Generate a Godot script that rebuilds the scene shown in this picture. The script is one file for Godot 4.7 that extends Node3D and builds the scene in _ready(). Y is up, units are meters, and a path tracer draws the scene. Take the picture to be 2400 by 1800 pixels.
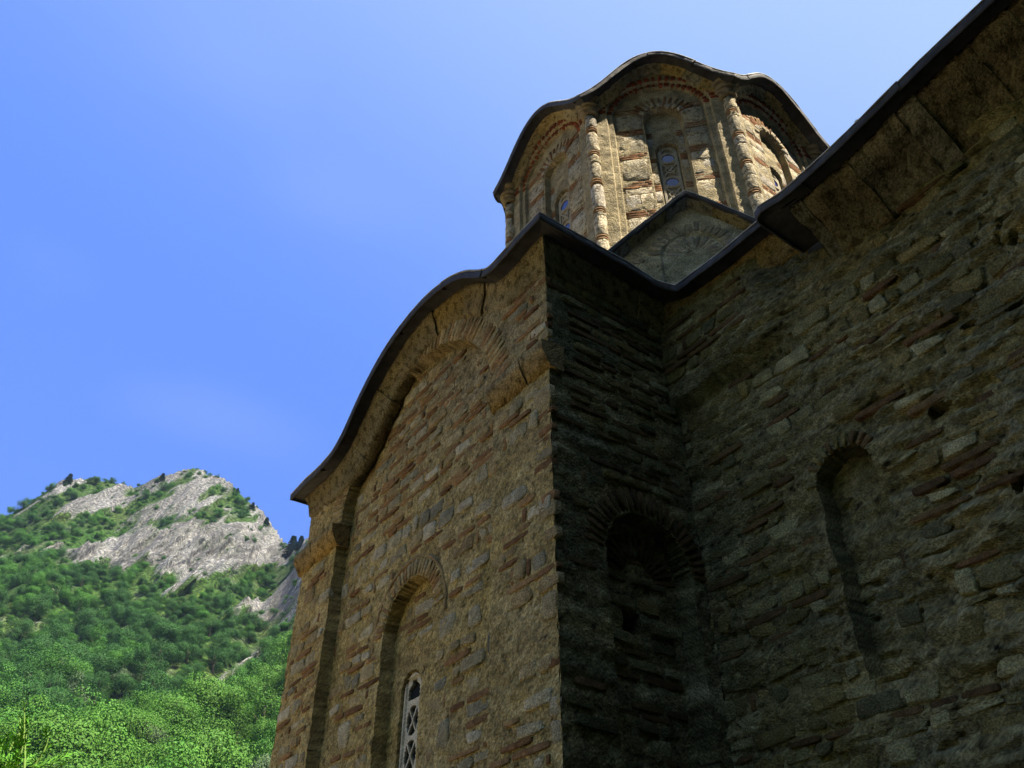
extends Node3D

# ------------------------------------------------------------------ mesh collector
class Buf:
	var v := PackedVector3Array()
	var n := PackedVector3Array()
	var c := PackedColorArray()
	var t := PackedVector2Array()
	var ix := PackedInt32Array()
	func vert(p: Vector3, no: Vector3, col: Color, uv: Vector2) -> int:
		v.append(p); n.append(no); c.append(col); t.append(uv)
		return v.size() - 1
	func tri(a: int, b: int, d: int) -> void:
		ix.append(a); ix.append(b); ix.append(d)
	# flat triangle facing no
	func flat(a: Vector3, b: Vector3, d: Vector3, no: Vector3, col: Color) -> void:
		var g := (b - a).cross(d - a)
		var k := v.size()
		if g.dot(no) > 0.0:
			var x := b; b = d; d = x
		for p in [a, b, d]:
			vert(p, no, col, Vector2(p.x + p.z, p.y + p.z * 0.7))
		tri(k, k + 1, k + 2)
	# rows of points -> smooth sheet; the visible side is the one from which rows run up and columns run right
	func grid(rows: Array, col: Callable, flip := false, us := 1.0) -> void:
		var nr := rows.size()
		var nc: int = rows[0].size()
		var base := v.size()
		var vv := 0.0
		for i in nr:
			var r: PackedVector3Array = rows[i]
			var r0: PackedVector3Array = rows[maxi(i - 1, 0)]
			var r1: PackedVector3Array = rows[mini(i + 1, nr - 1)]
			if i > 0: vv += r[nc / 2].distance_to(r0[nc / 2])
			var uu := 0.0
			for j in nc:
				var du := r[mini(j + 1, nc - 1)] - r[maxi(j - 1, 0)]
				var dv := r1[j] - r0[j]
				var no := du.cross(dv).normalized()
				if flip: no = -no
				if no.length_squared() < 0.5: no = Vector3.UP
				var p := r[j]
				if j > 0: uu += p.distance_to(r[j - 1])
				var uv := Vector2(uu + rows[0][0].x * 3.1, vv + rows[0][0].z * 1.7) * us
				vert(p, no, col.call(p), uv)
		for i in nr - 1:
			for j in nc - 1:
				var a := base + i * nc + j
				var b := a + 1
				var d := a + nc
				var e := d + 1
				if flip:
					tri(a, b, e); tri(a, e, d)
				else:
					tri(a, e, b); tri(a, d, e)
	func mesh() -> ArrayMesh:
		var arr := []
		arr.resize(Mesh.ARRAY_MAX)
		arr[Mesh.ARRAY_VERTEX] = v
		arr[Mesh.ARRAY_NORMAL] = n
		arr[Mesh.ARRAY_COLOR] = c
		arr[Mesh.ARRAY_TEX_UV] = t
		arr[Mesh.ARRAY_TEX_UV2] = t
		arr[Mesh.ARRAY_INDEX] = ix
		var m := ArrayMesh.new()
		m.add_surface_from_arrays(Mesh.PRIMITIVE_TRIANGLES, arr)
		return m

# ------------------------------------------------------------------ shared
var rng := RandomNumberGenerator.new()
var n_lo := FastNoiseLite.new()
var n_mid := FastNoiseLite.new()
var n_hi := FastNoiseLite.new()
var n_ridge := FastNoiseLite.new()
var M := {}
var church: Node3D
var queue := []          # stones waiting for a decision: own node or joined

const AX := Vector3(0.5877853, 0, 0.809017)      # church axes in the world
const CH_AT := Vector3(0.2286, 0, -3.9663)
const CAM := Vector3(0, 1.6, 0)
const CAM_L := Vector3(3.0744, 1.6, 2.5163)      # the camera seen from the church
const DZ := -1.15                                # plane of the recessed wall
const DC := Vector3(-1.81, 0, -3.51)             # centre of the drum
const AP := 1.92                                 # its apothem
const SUN_AZ := 126.0
const SUN_EL := 59.0

func rf(a: float, b: float) -> float: return rng.randf_range(a, b)
func lin(r: float, g: float, b: float) -> Color: return Color(r, g, b)
func tint(c: Color, k: float) -> Color: return Color(c.r * k, c.g * k, c.b * k)

func obj(called: String, mesh: Mesh, m: Material, parent: Node, at := Transform3D()) -> MeshInstance3D:
	var o := MeshInstance3D.new()
	o.name = called
	o.mesh = mesh
	o.material_override = m
	o.transform = at
	parent.add_child(o, true)
	return o

func tag(o: Node, label: String, category := "", group := "", kind := "") -> void:
	if label: o.set_meta("label", label)
	if category: o.set_meta("category", category)
	if group: o.set_meta("group", group)
	if kind: o.set_meta("kind", kind)

func noise_tex(freq: float, oct: int, lo: Color, hi: Color, seed_: int, size := 512, type := FastNoiseLite.TYPE_SIMPLEX_SMOOTH, mid = null, stops := [0.25, 0.75]) -> NoiseTexture2D:
	var f := FastNoiseLite.new()
	f.noise_type = type
	f.frequency = freq
	f.fractal_octaves = oct
	f.fractal_gain = 0.6
	f.seed = seed_
	if type == FastNoiseLite.TYPE_CELLULAR:
		f.cellular_return_type = FastNoiseLite.RETURN_DISTANCE
	var t := NoiseTexture2D.new()
	t.width = size; t.height = size
	t.seamless = true
	t.noise = f
	var g := Gradient.new()
	g.set_color(0, lo); g.set_offset(0, stops[0])
	g.set_color(1, hi); g.set_offset(1, stops[1])
	if mid != null: g.add_point((stops[0] + stops[1]) * 0.5, mid)
	t.color_ramp = g
	return t

func mat(called: String, rough: float, albedo: Texture2D, a_scale: float, bump: Texture2D, height: float, detail: Texture2D = null, d_scale := 1.0) -> StandardMaterial3D:
	var m := StandardMaterial3D.new()
	m.resource_name = called
	m.vertex_color_use_as_albedo = true
	m.roughness = rough
	m.metallic_specular = 0.25
	m.uv1_scale = Vector3.ONE * a_scale
	if albedo: m.albedo_texture = albedo
	if bump:
		m.heightmap_enabled = true
		m.heightmap_texture = bump
		m.heightmap_scale = height
	if detail:
		m.detail_enabled = true
		m.detail_albedo = detail
		m.detail_blend_mode = BaseMaterial3D.BLEND_MODE_MUL
		m.detail_uv_layer = BaseMaterial3D.DETAIL_UV_2
		m.uv2_scale = Vector3.ONE * d_scale
	return m

func grey(a: float) -> Color: return Color(a, a, a)

func materials() -> void:
	var a_fine := noise_tex(0.04, 5, grey(0.74), grey(1.0), 11, 512)
	var a_warm := noise_tex(0.012, 5, Color(0.84, 0.83, 0.80), Color(1.0, 0.99, 0.97), 12, 512)
	var b_fine := noise_tex(0.035, 5, grey(0.0), grey(1.0), 13, 512)
	M.mortar = mat("old lime mortar", 0.95, a_fine, 2.2, b_fine, 0.6, a_warm, 0.9)
	M.stone = mat("rubble stone", 0.9, a_fine, 3.1, b_fine, 0.45, a_warm, 1.7)
	M.brick = mat("fired brick", 0.92, a_fine, 4.3, b_fine, 0.2, a_warm, 2.3)
	var a_spot := noise_tex(0.016, 6, Color(0.64, 0.62, 0.58), Color(1, 1, 1), 15, 512, FastNoiseLite.TYPE_SIMPLEX_SMOOTH, null, [0.18, 0.5])
	var b_spot := noise_tex(0.05, 4, grey(0.0), grey(1.0), 15, 512, FastNoiseLite.TYPE_SIMPLEX_SMOOTH, null, [0.18, 0.6])
	M.tufa = mat("porous tufa", 0.95, a_spot, 1.3, b_spot, 0.5, a_fine, 2.6)
	M.metal = mat("weathered lead sheet", 0.65, a_warm, 1.3, b_fine, 0.15)
	M.metal.metallic = 0.15
	M.metal.metallic_specular = 0.3
	M.marble = mat("pale carved stone", 0.8, a_fine, 4.0, b_fine, 0.15)
	M.glass = mat("dark window glass", 0.5, null, 1.0, null, 0.0)
	M.glass.metallic_specular = 0.2
	M.blue = StandardMaterial3D.new()
	M.blue.resource_name = "blue window glass"
	M.blue.albedo_color = Color(0.22, 0.25, 0.5)
	M.blue.roughness = 0.1
	M.rock = mat("grey limestone crag", 0.95, noise_tex(0.02, 5, Color(0.5, 0.5, 0.52), Color(1, 0.98, 0.94), 21, 512), 0.05, b_fine, 25.0, a_fine, 0.21)
	M.ground = mat("sandy courtyard gravel", 0.95, a_fine, 0.9, b_fine, 1.0, a_warm, 0.11)
	M.bark = mat("bark", 0.95, a_fine, 1.0, null, 0.0)
	M.leaf = mat("broad leaves", 0.6, null, 1.0, null, 0.0)
	M.leaf.backlight_enabled = true
	M.leaf.backlight = Color(0.25, 0.4, 0.08)
	M.needle = mat("conifer sprays", 0.6, null, 1.0, null, 0.0)
	M.needle.backlight_enabled = true
	M.needle.backlight = Color(0.3, 0.5, 0.08)

# ------------------------------------------------------------------ masonry
# A wall sheet: dep(u, v) gives the designed depth (NAN = nothing there), rough(u, v) the unevenness, col the mortar's colour
func relief(u0: float, u1: float, v0: float, v1: float, s: float, dep: Callable, rough: Callable, col: Callable) -> ArrayMesh:
	var nu := int(ceil((u1 - u0) / s))
	var nv := int(ceil((v1 - v0) / s))
	var b := Buf.new()
	var d := PackedFloat32Array()
	d.resize((nu + 1) * (nv + 1))
	for j in nv + 1:
		for i in nu + 1:
			var u := u0 + (u1 - u0) * i / nu
			var v := v0 + (v1 - v0) * j / nv
			var w: float = dep.call(u, v)
			if not is_nan(w): w += rough.call(u, v)
			d[j * (nu + 1) + i] = w
	var at := PackedInt32Array()
	at.resize(d.size())
	var row := nu + 1
	for j in nv + 1:
		for i in nu + 1:
			var k := j * row + i
			if is_nan(d[k]):
				at[k] = -1
				continue
			var w := d[k]
			var gx := 0.0
			var gy := 0.0
			var cnt := 0
			if i > 0 and not is_nan(d[k - 1]) and absf(w - d[k - 1]) < 0.03: gx += w - d[k - 1]; cnt += 1
			if i < nu and not is_nan(d[k + 1]) and absf(w - d[k + 1]) < 0.03: gx += d[k + 1] - w; cnt += 1
			if cnt > 1: gx *= 0.5
			cnt = 0
			if j > 0 and not is_nan(d[k - row]) and absf(w - d[k - row]) < 0.03: gy += w - d[k - row]; cnt += 1
			if j < nv and not is_nan(d[k + row]) and absf(w - d[k + row]) < 0.03: gy += d[k + row] - w; cnt += 1
			if cnt > 1: gy *= 0.5
			var u := u0 + (u1 - u0) * i / nu
			var v := v0 + (v1 - v0) * j / nv
			at[k] = b.vert(Vector3(u, v, w), Vector3(-gx / s, -gy / s, 1).normalized(), col.call(u, v, w), Vector2(u + w, v + w))
	for j in nv:
		for i in nu:
			var k := j * row + i
			var q := [k, k + 1, k + 1 + row, k + row]
			if at[q[0]] < 0 or at[q[1]] < 0 or at[q[2]] < 0 or at[q[3]] < 0: continue
			var hi := maxf(maxf(d[q[0]], d[q[1]]), maxf(d[q[2]], d[q[3]]))
			var lo := minf(minf(d[q[0]], d[q[1]]), minf(d[q[2]], d[q[3]]))
			if hi - lo > 0.03:
				var p := []
				for x in q: p.append(b.v[at[x]])
				for tr in [[0, 3, 2], [0, 2, 1]]:
					var no: Vector3 = (p[tr[2]] - p[tr[0]]).cross(p[tr[1]] - p[tr[0]]).normalized()
					var m0 := b.v.size()
					for x in tr: b.vert(p[x], no, b.c[at[q[x]]], b.t[at[q[x]]])
					b.tri(m0, m0 + 1, m0 + 2)
			else:
				b.tri(at[q[0]], at[q[3]], at[q[2]])
				b.tri(at[q[0]], at[q[2]], at[q[1]])
	return b.mesh()

# one block: outline quad in the wall's plane (four Vector2, counter-clockwise), rounded, sunk behind the mortar and bulging in front
func add_block(b: Buf, q: Array, w0: float, bulge: float, col: Color, sq := 3.5, jit := 0.05, rough := 0.004, lean := 0.0) -> void:
	var cnt := 12
	var mid: Vector2 = (q[0] + q[1] + q[2] + q[3]) * 0.25
	var ring := PackedVector2Array()
	var off := rf(0, 100)
	for k in cnt:
		var a := TAU * (k + 0.5) / cnt
		var ca := cos(a)
		var sa := sin(a)
		var x := signf(ca) * pow(absf(ca), 2.0 / sq)
		var y := signf(sa) * pow(absf(sa), 2.0 / sq)
		var m := maxf(absf(x), absf(y))
		var p: Vector2 = (q[0] * (1 - x) * (1 - y) + q[1] * (1 + x) * (1 - y) + q[2] * (1 + x) * (1 + y) + q[3] * (1 - x) * (1 + y)) * 0.25
		ring.append(mid + (p - mid) * (1.0 + rf(-jit, jit)))
	var base := b.v.size()
	var sc := [1.0, 0.985, 0.86, 0.45]
	var ws := [-0.035, bulge * 0.25, bulge, bulge * 1.15]
	var uo := Vector2(off, off * 0.37)
	for r in 4:
		for k in cnt:
			var p: Vector2 = mid + (ring[k] - mid) * sc[r]
			var o := (ring[k] - mid).normalized()
			var w: float = w0 + ws[r] + lean * (p.y - mid.y)
			if r > 0: w += n_hi.get_noise_2d((p.x + off) * 14.0, p.y * 14.0) * rough * (0.6 if r == 1 else 1.0)
			var nz: float = [0.15, 0.6, 1.0, 1.0][r]
			var no: float = [1.0, 0.8, 0.28, 0.05][r]
			var tilt := Vector2(n_hi.get_noise_2d(p.x * 30.0 + off, p.y * 30.0), n_hi.get_noise_2d(p.y * 30.0, p.x * 30.0 + off)) * 0.3
			var k2 := 1.0 + 0.22 * n_hi.get_noise_2d(p.x * 20.0 + off, p.y * 20.0) 
			b.vert(Vector3(p.x, p.y, w), Vector3(o.x * no + tilt.x, o.y * no + tilt.y, nz).normalized(), tint(col, k2), p + uo + Vector2(w, w) * 0.5)
	var ce := b.vert(Vector3(mid.x, mid.y, w0 + bulge * 1.15), Vector3(0, 0, 1), col, mid + uo)
	for r in 3:
		for k in cnt:
			var k1 := (k + 1) % cnt
			var a := base + r * cnt + k
			var c := base + r * cnt + k1
			b.tri(a, a + cnt, c + cnt)
			b.tri(a, c + cnt, c)
	for k in cnt:
		b.tri(base + 3 * cnt + k, ce, base + 3 * cnt + (k + 1) % cnt)

# notes a block for its wall; the ones that show largest become parts of their own later
func block(wall: Node3D, kind: String, q: Array, w0: float, bulge: float, col: Color, m: Material, sq := 3.5, jit := 0.05, rough := 0.004) -> void:
	var mid: Vector2 = (q[0] + q[1] + q[2] + q[3]) * 0.25
	var area := absf((q[2] - q[0]).cross(q[3] - q[1])) * 0.5
	var p: Vector3 = wall.transform * Vector3(mid.x, mid.y, w0)
	var dist := p.distance_to(CAM_L)
	var facing: float = maxf(0.05, absf((CAM_L - p).normalized().dot(wall.transform.basis.z)))
	var b := Buf.new()
	add_block(b, q, w0, bulge, col, sq, jit, rough)
	queue.append({"wall": wall, "kind": kind, "buf": b, "m": m, "size": area * facing / (dist * dist) * (1.0 if seen_from_camera(p) else 0.0), "mid": Vector3(mid.x, mid.y, w0)})

func seen_from_camera(p: Vector3) -> bool:      # only to choose which blocks are worth a node of their own
	var f := deg_to_rad(38.5)
	var r := p - CAM_L
	var w := AX * r.x + Vector3.UP * r.y + Vector3(-AX.z, 0, AX.x) * r.z
	var z := w.y * sin(f) - w.z * cos(f)
	var y := w.y * cos(f) + w.z * sin(f)
	return z > 0.5 and absf(w.x / z) < 0.63 and absf(y / z) < 0.475

func flush_blocks() -> void:
	var by_kind := {}
	for e in queue:
		if not by_kind.has(e.kind): by_kind[e.kind] = []
		by_kind[e.kind].append(e)
	for kind in by_kind:
		var list: Array = by_kind[kind]
		list.sort_custom(func(a, b): return a.size > b.size)
		var rest := {}
		for i in list.size():
			var e = list[i]
			if i < 290 and e.size > 0.0:
				var b: Buf = e.buf
				for k in b.v.size(): b.v[k] = b.v[k] - e.mid
				obj(kind, b.mesh(), e.m, e.wall, Transform3D(Basis(), e.mid))
			else:
				if not rest.has(e.wall): rest[e.wall] = Buf.new()
				var r: Buf = rest[e.wall]
				var b: Buf = e.buf
				var o := r.v.size()
				r.v.append_array(b.v); r.n.append_array(b.n); r.c.append_array(b.c); r.t.append_array(b.t)
				for x in b.ix: r.ix.append(x + o)
				r.set_meta("m", e.m)
		for w in rest:
			var o := obj("small_" + kind + "_masonry", rest[w].mesh(), rest[w].get_meta("m"), w)
			tag(o, "", "", "", "stuff")
	queue.clear()

# courses of rubble and thin bricks over whatever lies flat in dep()
func masonry(wall: Node3D, u0: float, u1: float, v0: float, v1: float, dep: Callable, st: Dictionary) -> void:
	var v := v0 + rf(0, 0.03)
	while v < v1:
		var h := rf(st.h[0], st.h[1])
		_course(wall, u0, u1, v, h, dep, st, false)
		v += h + rf(0.012, 0.022)
		if rng.randf() < st.brick_rows:
			for k in (2 if rng.randf() < st.get("double", 0.25) else 1):
				var bh := rf(0.026, 0.042)
				_course(wall, u0, u1, v, bh, dep, st, true)
				v += bh + rf(0.012, 0.02)

func _course(wall: Node3D, u0: float, u1: float, v: float, h: float, dep: Callable, st: Dictionary, brick: bool) -> void:
	var u := u0 + rf(-0.1, 0.02)
	while u < u1:
		var l := rf(0.12, 0.34) if brick else rf(st.l[0], st.l[1])
		var upright: bool = not brick and rng.randf() < st.get("upright", 0.08)
		if upright: l = rf(0.025, 0.04)
		var u2 := u + l
		var wave := 0.03 * n_lo.get_noise_2d(u * 9.0, v * 3.0)
		var wave2 := 0.03 * n_lo.get_noise_2d(u2 * 9.0, v * 3.0)
		if rng.randf() < (st.brick_gap if brick else st.gap):
			u = u2 + rf(0.01, 0.03)
			continue
		var j := 0.004 if brick or upright else st.jit as float
		var a := Vector2(u + rf(-j, j), v + wave + rf(-j, j))
		var b := Vector2(u2 + rf(-j, j), v + wave2 + rf(-j, j))
		var hh := h * (1.0 if brick else rf(0.8, 1.05))
		var c := Vector2(u2 + rf(-j, j), v + wave2 + hh + rf(-j, j))
		var d := Vector2(u + rf(-j, j), v + wave + hh + rf(-j, j))
		u = u2 + rf(0.01, 0.028)
		var w: float = dep.call((a.x + c.x) * 0.5, (a.y + c.y) * 0.5)
		if is_nan(w): continue
		var ok := true
		for p in [a, b, c, d, (a + b) * 0.5, (c + d) * 0.5]:
			var wp: float = dep.call(p.x, p.y)
			if is_nan(wp) or absf(wp - w) > 0.012: ok = false
		if not ok: continue
		if brick or upright:
			var bc: Color = st.bricks[rng.randi() % st.bricks.size()]
			block(wall, "brick", [a, b, c, d], w, rf(0.004, 0.011), tint(bc, rf(0.75, 1.2)), M.brick, 5.0, 0.03, 0.003)
		else:
			var sc: Color = st.stones[rng.randi() % st.stones.size()]
			block(wall, "stone", [a, b, c, d], w, rf(st.bulge[0], st.bulge[1]), tint(sc, rf(0.8, 1.15)), M.stone, rf(3.5, 9.0), st.get("chip", 0.08), 0.012)

func radial(wall: Node3D, kind: String, c: Vector2, r0: float, r1: float, a0: float, a1: float, n: int, w0: float, cols: Array, m: Material, fill := 0.62, xs := 1.0, bulge := 0.01) -> void:
	for k in n:
		var a := lerpf(a0, a1, (k + 0.5) / n) + rf(-0.01, 0.01)
		var da := absf(a1 - a0) / n * 0.5 * fill * rf(0.75, 1.2)
		var q := []
		var ra := r0 + rf(-0.008, 0.008)
		var rb := r1 + rf(-0.012, 0.008)
		for e in [[a - da, ra], [a - da, rb], [a + da, rb], [a + da, ra]]:
			q.append(c + Vector2(cos(e[0]) * e[1] * xs, sin(e[0]) * e[1]))
		block(wall, kind, q, w0, bulge * rf(0.6, 1.5), tint(cols[rng.randi() % cols.size()], rf(0.8, 1.2)), m, 5.0, 0.02, 0.003)

func wall_part(called: String, origin: Vector3, ux: Vector3, nz: Vector3, mesh: Mesh, m: Material) -> MeshInstance3D:
	return obj(called, mesh, m, church, Transform3D(Basis(ux, Vector3.UP, nz), origin))

func box(called: String, lo: Vector3, hi: Vector3, col: Color, m: Material, parent: Node) -> MeshInstance3D:
	var b := Buf.new()
	var c := func(_p): return col
	for f in 6:
		var ax := f / 2
		var s := f % 2
		var p := [Vector3(), Vector3(), Vector3(), Vector3()]
		var a1 := (ax + 1) % 3
		var a2 := (ax + 2) % 3
		for k in 4:
			var q := Vector3()
			q[ax] = hi[ax] if s else lo[ax]
			q[a1] = hi[a1] if k in [1, 2] else lo[a1]
			q[a2] = hi[a2] if k in [2, 3] else lo[a2]
			p[k] = q
		var rows := [PackedVector3Array([p[0], p[1]]), PackedVector3Array([p[3], p[2]])]
		b.grid(rows, c, s == 0)
	return obj(called, b.mesh(), m, parent)

# ------------------------------------------------------------------ eaves
# path: arrays of [wall point, outward offset per metre of overhang, direction of "down"]; prof: Vector2(overhang, drop)
func sweep(path: Array, prof: Array, col: Callable, rough := 0.0, seed_ := 0.0) -> ArrayMesh:
	var b := Buf.new()
	var rows := []
	for q in prof:
		var r := PackedVector3Array()
		for e in path:
			var p: Vector3 = e[0] + e[1] * q.x + e[2] * q.y
			if rough > 0.0:
				var k := n_hi.get_noise_3d(p.x * 9.0 + seed_, p.y * 9.0, p.z * 9.0) + 0.5 * n_hi.get_noise_3d(p.x * 30.0 + seed_, p.y * 30.0, p.z * 30.0)
				p += (e[1].normalized() + e[2] * 0.6) * k * rough
			r.append(p)
		rows.append(r)
	b.grid(rows, col, false, 1.0)
	# closed ends
	for end in [0, path.size() - 1]:
		var mid := Vector3()
		for r in rows: mid += r[end]
		mid /= rows.size()
		var dir: Vector3 = (path[1][0] - path[0][0]) if end == 0 else (path[-2][0] - path[-1][0])
		for i in rows.size():
			b.flat(rows[i][end], rows[(i + 1) % rows.size()][end], mid, -dir.normalized(), col.call(mid))
	return b.mesh()

func cut(path: Array, lo: float, hi: float) -> Array:      # a stretch of a path, measured in metres
	var out := []
	var at := 0.0
	for i in path.size() - 1:
		var a: Vector3 = path[i][0]
		var d: float = a.distance_to(path[i + 1][0])
		var stops := [maxf(0.0, (lo - at) / maxf(d, 1e-4))]
		for s in 1 + int(d / 0.04): stops.append(s * 0.04 / maxf(d, 1e-4))
		stops.append(minf(1.0, (hi - at) / maxf(d, 1e-4)))
		var last := -1.0
		for t in stops:
			var l: float = at + t * d
			if l >= lo - 1e-5 and l <= hi + 1e-5 and t >= 0.0 and t <= 1.0 and t > last + 1e-4:
				last = t
				out.append([a.lerp(path[i + 1][0], t), (path[i][1] as Vector3).lerp(path[i + 1][1], t), (path[i][2] as Vector3).lerp(path[i + 1][2], t).normalized()])
		at += d
	return out

func path_len(path: Array) -> float:
	var at := 0.0
	for i in path.size() - 1: at += (path[i][0] as Vector3).distance_to(path[i + 1][0])
	return at

# tufa cornice blocks under a dark metal edge; both follow the eave
func eave(parent: Node, path: Array, over: float, drop: float, tone: float, kind := "cornice_block", metal_name := "roof_edge", length := 0.46, lip := 0.045) -> void:
	var total := path_len(path)
	var l := 0.0
	while l < total - 0.02:
		var d := rf(length * 0.75, length * 1.25)
		if total - l - d < length * 0.4: d = total - l
		var seg := cut(path, l + 0.001, minf(l + d - 0.001, total))
		l += d
		if seg.size() < 2: continue
		var c := tint([lin(0.34, 0.27, 0.135), lin(0.31, 0.26, 0.15), lin(0.29, 0.26, 0.17), lin(0.36, 0.27, 0.11)][rng.randi() % 4], tone * rf(0.82, 1.12))
		var o := rf(-0.012, 0.012)
		var dr := drop * rf(0.92, 1.06)
		var prof := [Vector2(-0.08, 0.03), Vector2(-0.08, dr), Vector2(0.0 + o, dr), Vector2(0.03 + o, dr * 0.85), Vector2(0.04 + o, dr * 0.62), Vector2(0.055 + o, dr * 0.42), Vector2(0.08 + o, dr * 0.24), Vector2(0.09 + o, 0.03), Vector2(0.05, 0.028)]
		var cc := func(p: Vector3):
			var k := 1.0 + 0.35 * n_mid.get_noise_3d(p.x * 3.0, p.y * 3.0, p.z * 3.0) + 0.3 * n_hi.get_noise_3d(p.x * 9.0, p.y * 9.0, p.z * 9.0)
			return tint(c, k)
		obj(kind, sweep(seg, prof, cc, 0.011, rf(0, 50)), M.tufa, parent)
	sheets(parent, path, over, lip, metal_name)

# the metal edge in overlapping sheets, each a little off its neighbour
func sheets(parent: Node, path: Array, t: float, lip: float, called: String, back := 0.10) -> void:
	var total := path_len(path)
	var l := 0.0
	while l < total - 0.02:
		var d := rf(0.55, 0.9)
		if total - l - d < 0.35: d = total - l
		var seg := cut(path, maxf(0.0, l - 0.012), minf(l + d, total))
		l += d
		if seg.size() < 2: continue
		var o := rf(-0.005, 0.005)
		var y := rf(-0.004, 0.004)
		var li := lip * rf(0.9, 1.1)
		var k := rf(0.75, 1.3)
		var cm := func(p: Vector3): return tint(lin(0.065, 0.067, 0.075), k * (1.0 + 0.35 * n_mid.get_noise_3d(p.x * 2.0, p.y * 2.0, p.z * 2.0) + 0.3 * n_hi.get_noise_3d(p.x * 7.0, p.y * 7.0, p.z * 7.0)))
		var cl := func(p: Vector3): return tint(lin(0.46, 0.47, 0.49), k * (1.0 + 0.3 * n_hi.get_noise_3d(p.x * 7.0, p.y * 7.0, p.z * 7.0)))
		obj("roof_lip", sweep(seg, [Vector2(t - 0.012 + o, -0.014 + y), Vector2(t + 0.011 + o, -0.003 + y), Vector2(t + 0.012 + o, -0.013 + y), Vector2(t + 0.004 + o, -0.022 + y), Vector2(t - 0.02 + o, -0.021 + y)], cl, 0.003, rf(0, 50)), M.metal, parent)
		obj(called, sweep(seg, [Vector2(-back, 0.026 + y), Vector2(t * 0.3, 0.026 + y), Vector2(t - 0.012 + o, 0.028 + y), Vector2(t - 0.01 + o, li), Vector2(t + 0.004 + o, li), Vector2(t + 0.008 + o, 0.0 + y), Vector2(t - 0.004 + o, -0.012 + y), Vector2(t * 0.5, -0.02 + y), Vector2(-back, -0.03 + y)], cm, 0.006, rf(0, 50)), M.metal, parent)

# ------------------------------------------------------------------ the church
const GREY_STONES := [Color(0.560, 0.504, 0.326), Color(0.717, 0.650, 0.441), Color(0.426, 0.403, 0.294), Color(0.694, 0.582, 0.336), Color(0.560, 0.448, 0.242), Color(0.762, 0.706, 0.525), Color(0.582, 0.482, 0.273), Color(0.493, 0.381, 0.200)]
const BRICKS := [Color(0.383, 0.227, 0.110), Color(0.434, 0.261, 0.128), Color(0.333, 0.189, 0.092), Color(0.464, 0.303, 0.150)]
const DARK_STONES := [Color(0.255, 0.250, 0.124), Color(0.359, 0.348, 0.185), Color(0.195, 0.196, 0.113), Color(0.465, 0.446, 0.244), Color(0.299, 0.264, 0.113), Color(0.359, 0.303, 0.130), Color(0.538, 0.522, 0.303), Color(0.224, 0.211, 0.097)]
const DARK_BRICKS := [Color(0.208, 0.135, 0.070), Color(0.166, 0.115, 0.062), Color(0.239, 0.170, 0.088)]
const TUFA := [Color(0.528, 0.459, 0.321), Color(0.466, 0.420, 0.311), Color(0.591, 0.524, 0.389), Color(0.497, 0.459, 0.389)]

var a_top: Curve3D

func arc_top(u: float, v: float, c: float, hw: float, spring: float) -> bool:      # inside a round-headed opening
	if absf(u - c) > hw: return false
	return v < spring or Vector2(u - c, v - spring).length() < hw

func dep_front(u: float, v: float) -> float:
	if v > front_top(u) - 0.06: return NAN
	var w := 0.0
	if arc_top(u, v, -1.74, 1.14, 4.95):
		w = -0.10
		if v > 2.25 and arc_top(u, v, -1.735, 0.335, 3.83):
			w = -0.20
			if v > 2.88 and arc_top(u, v, -1.80, 0.118, 3.445): w = -0.275
	return w

func front_top(u: float) -> float:
	var p := FRONT_EAVE
	for i in p.size() - 1:
		if u <= p[i + 1].x:
			var t := clampf((u - p[i].x) / (p[i + 1].x - p[i].x), 0, 1)
			return (p[maxi(i - 1, 0)] as Vector2).cubic_interpolate(p[i + 1], p[maxi(i - 1, 0)], p[mini(i + 2, p.size() - 1)], t).y if false else lerpf(p[i].y, p[i + 1].y, t)
	return p[-1].y

const FRONT_EAVE := [Vector2(-3.55, 5.70), Vector2(-3.2, 5.67), Vector2(-2.96, 5.67), Vector2(-2.78, 5.70), Vector2(-2.63, 5.785), Vector2(-2.5, 5.92), Vector2(-2.36, 6.06), Vector2(-2.2, 6.19), Vector2(-2.0, 6.305), Vector2(-1.8, 6.375), Vector2(-1.6, 6.41), Vector2(-1.4, 6.42), Vector2(-1.2, 6.40), Vector2(-1.0, 6.345), Vector2(-0.85, 6.28), Vector2(-0.7, 6.19), Vector2(-0.58, 6.09), Vector2(-0.47, 6.01), Vector2(-0.37, 5.975), Vector2(-0.2, 5.98), Vector2(-0.02, 6.0)]

func mortar_rough(u: float, v: float, k := 1.0) -> float:
	return k * (0.010 * n_mid.get_noise_2d(u * 6.0, v * 9.0) + 0.006 * n_hi.get_noise_2d(u * 12.0, v * 16.0) + 0.004 * n_hi.get_noise_2d(v * 37.0, u * 33.0))

func mix3(a: Color, b: Color, t: float) -> Color: return a.lerp(b, clampf(t, 0, 1))

func front_color(u: float, v: float, _w: float) -> Color:
	var c := lin(0.60, 0.475, 0.19)
	c = mix3(c, lin(0.69, 0.57, 0.28), 0.5 + n_mid.get_noise_2d(u * 2.5, v * 3.5))
	c = mix3(c, lin(0.44, 0.38, 0.24), smoothstep(4.0, 6.0, v) * 0.6 + 0.5 * n_mid.get_noise_2d(u * 1.1 + 40.0, v * 1.3))
	c = mix3(c, lin(0.38, 0.275, 0.13), 0.75 * n_mid.get_noise_2d(u * 4.0 + 9.0, v * 8.0))
	return tint(c, 1.0 + 0.3 * n_hi.get_noise_2d(u * 9.0, v * 13.0) + 0.65 * n_hi.get_noise_2d(u * 40.0, v * 44.0) - 0.6 * smoothstep(0.35, 0.6, n_hi.get_noise_2d(u * 22.0 + 9.0, v * 26.0)))

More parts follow.
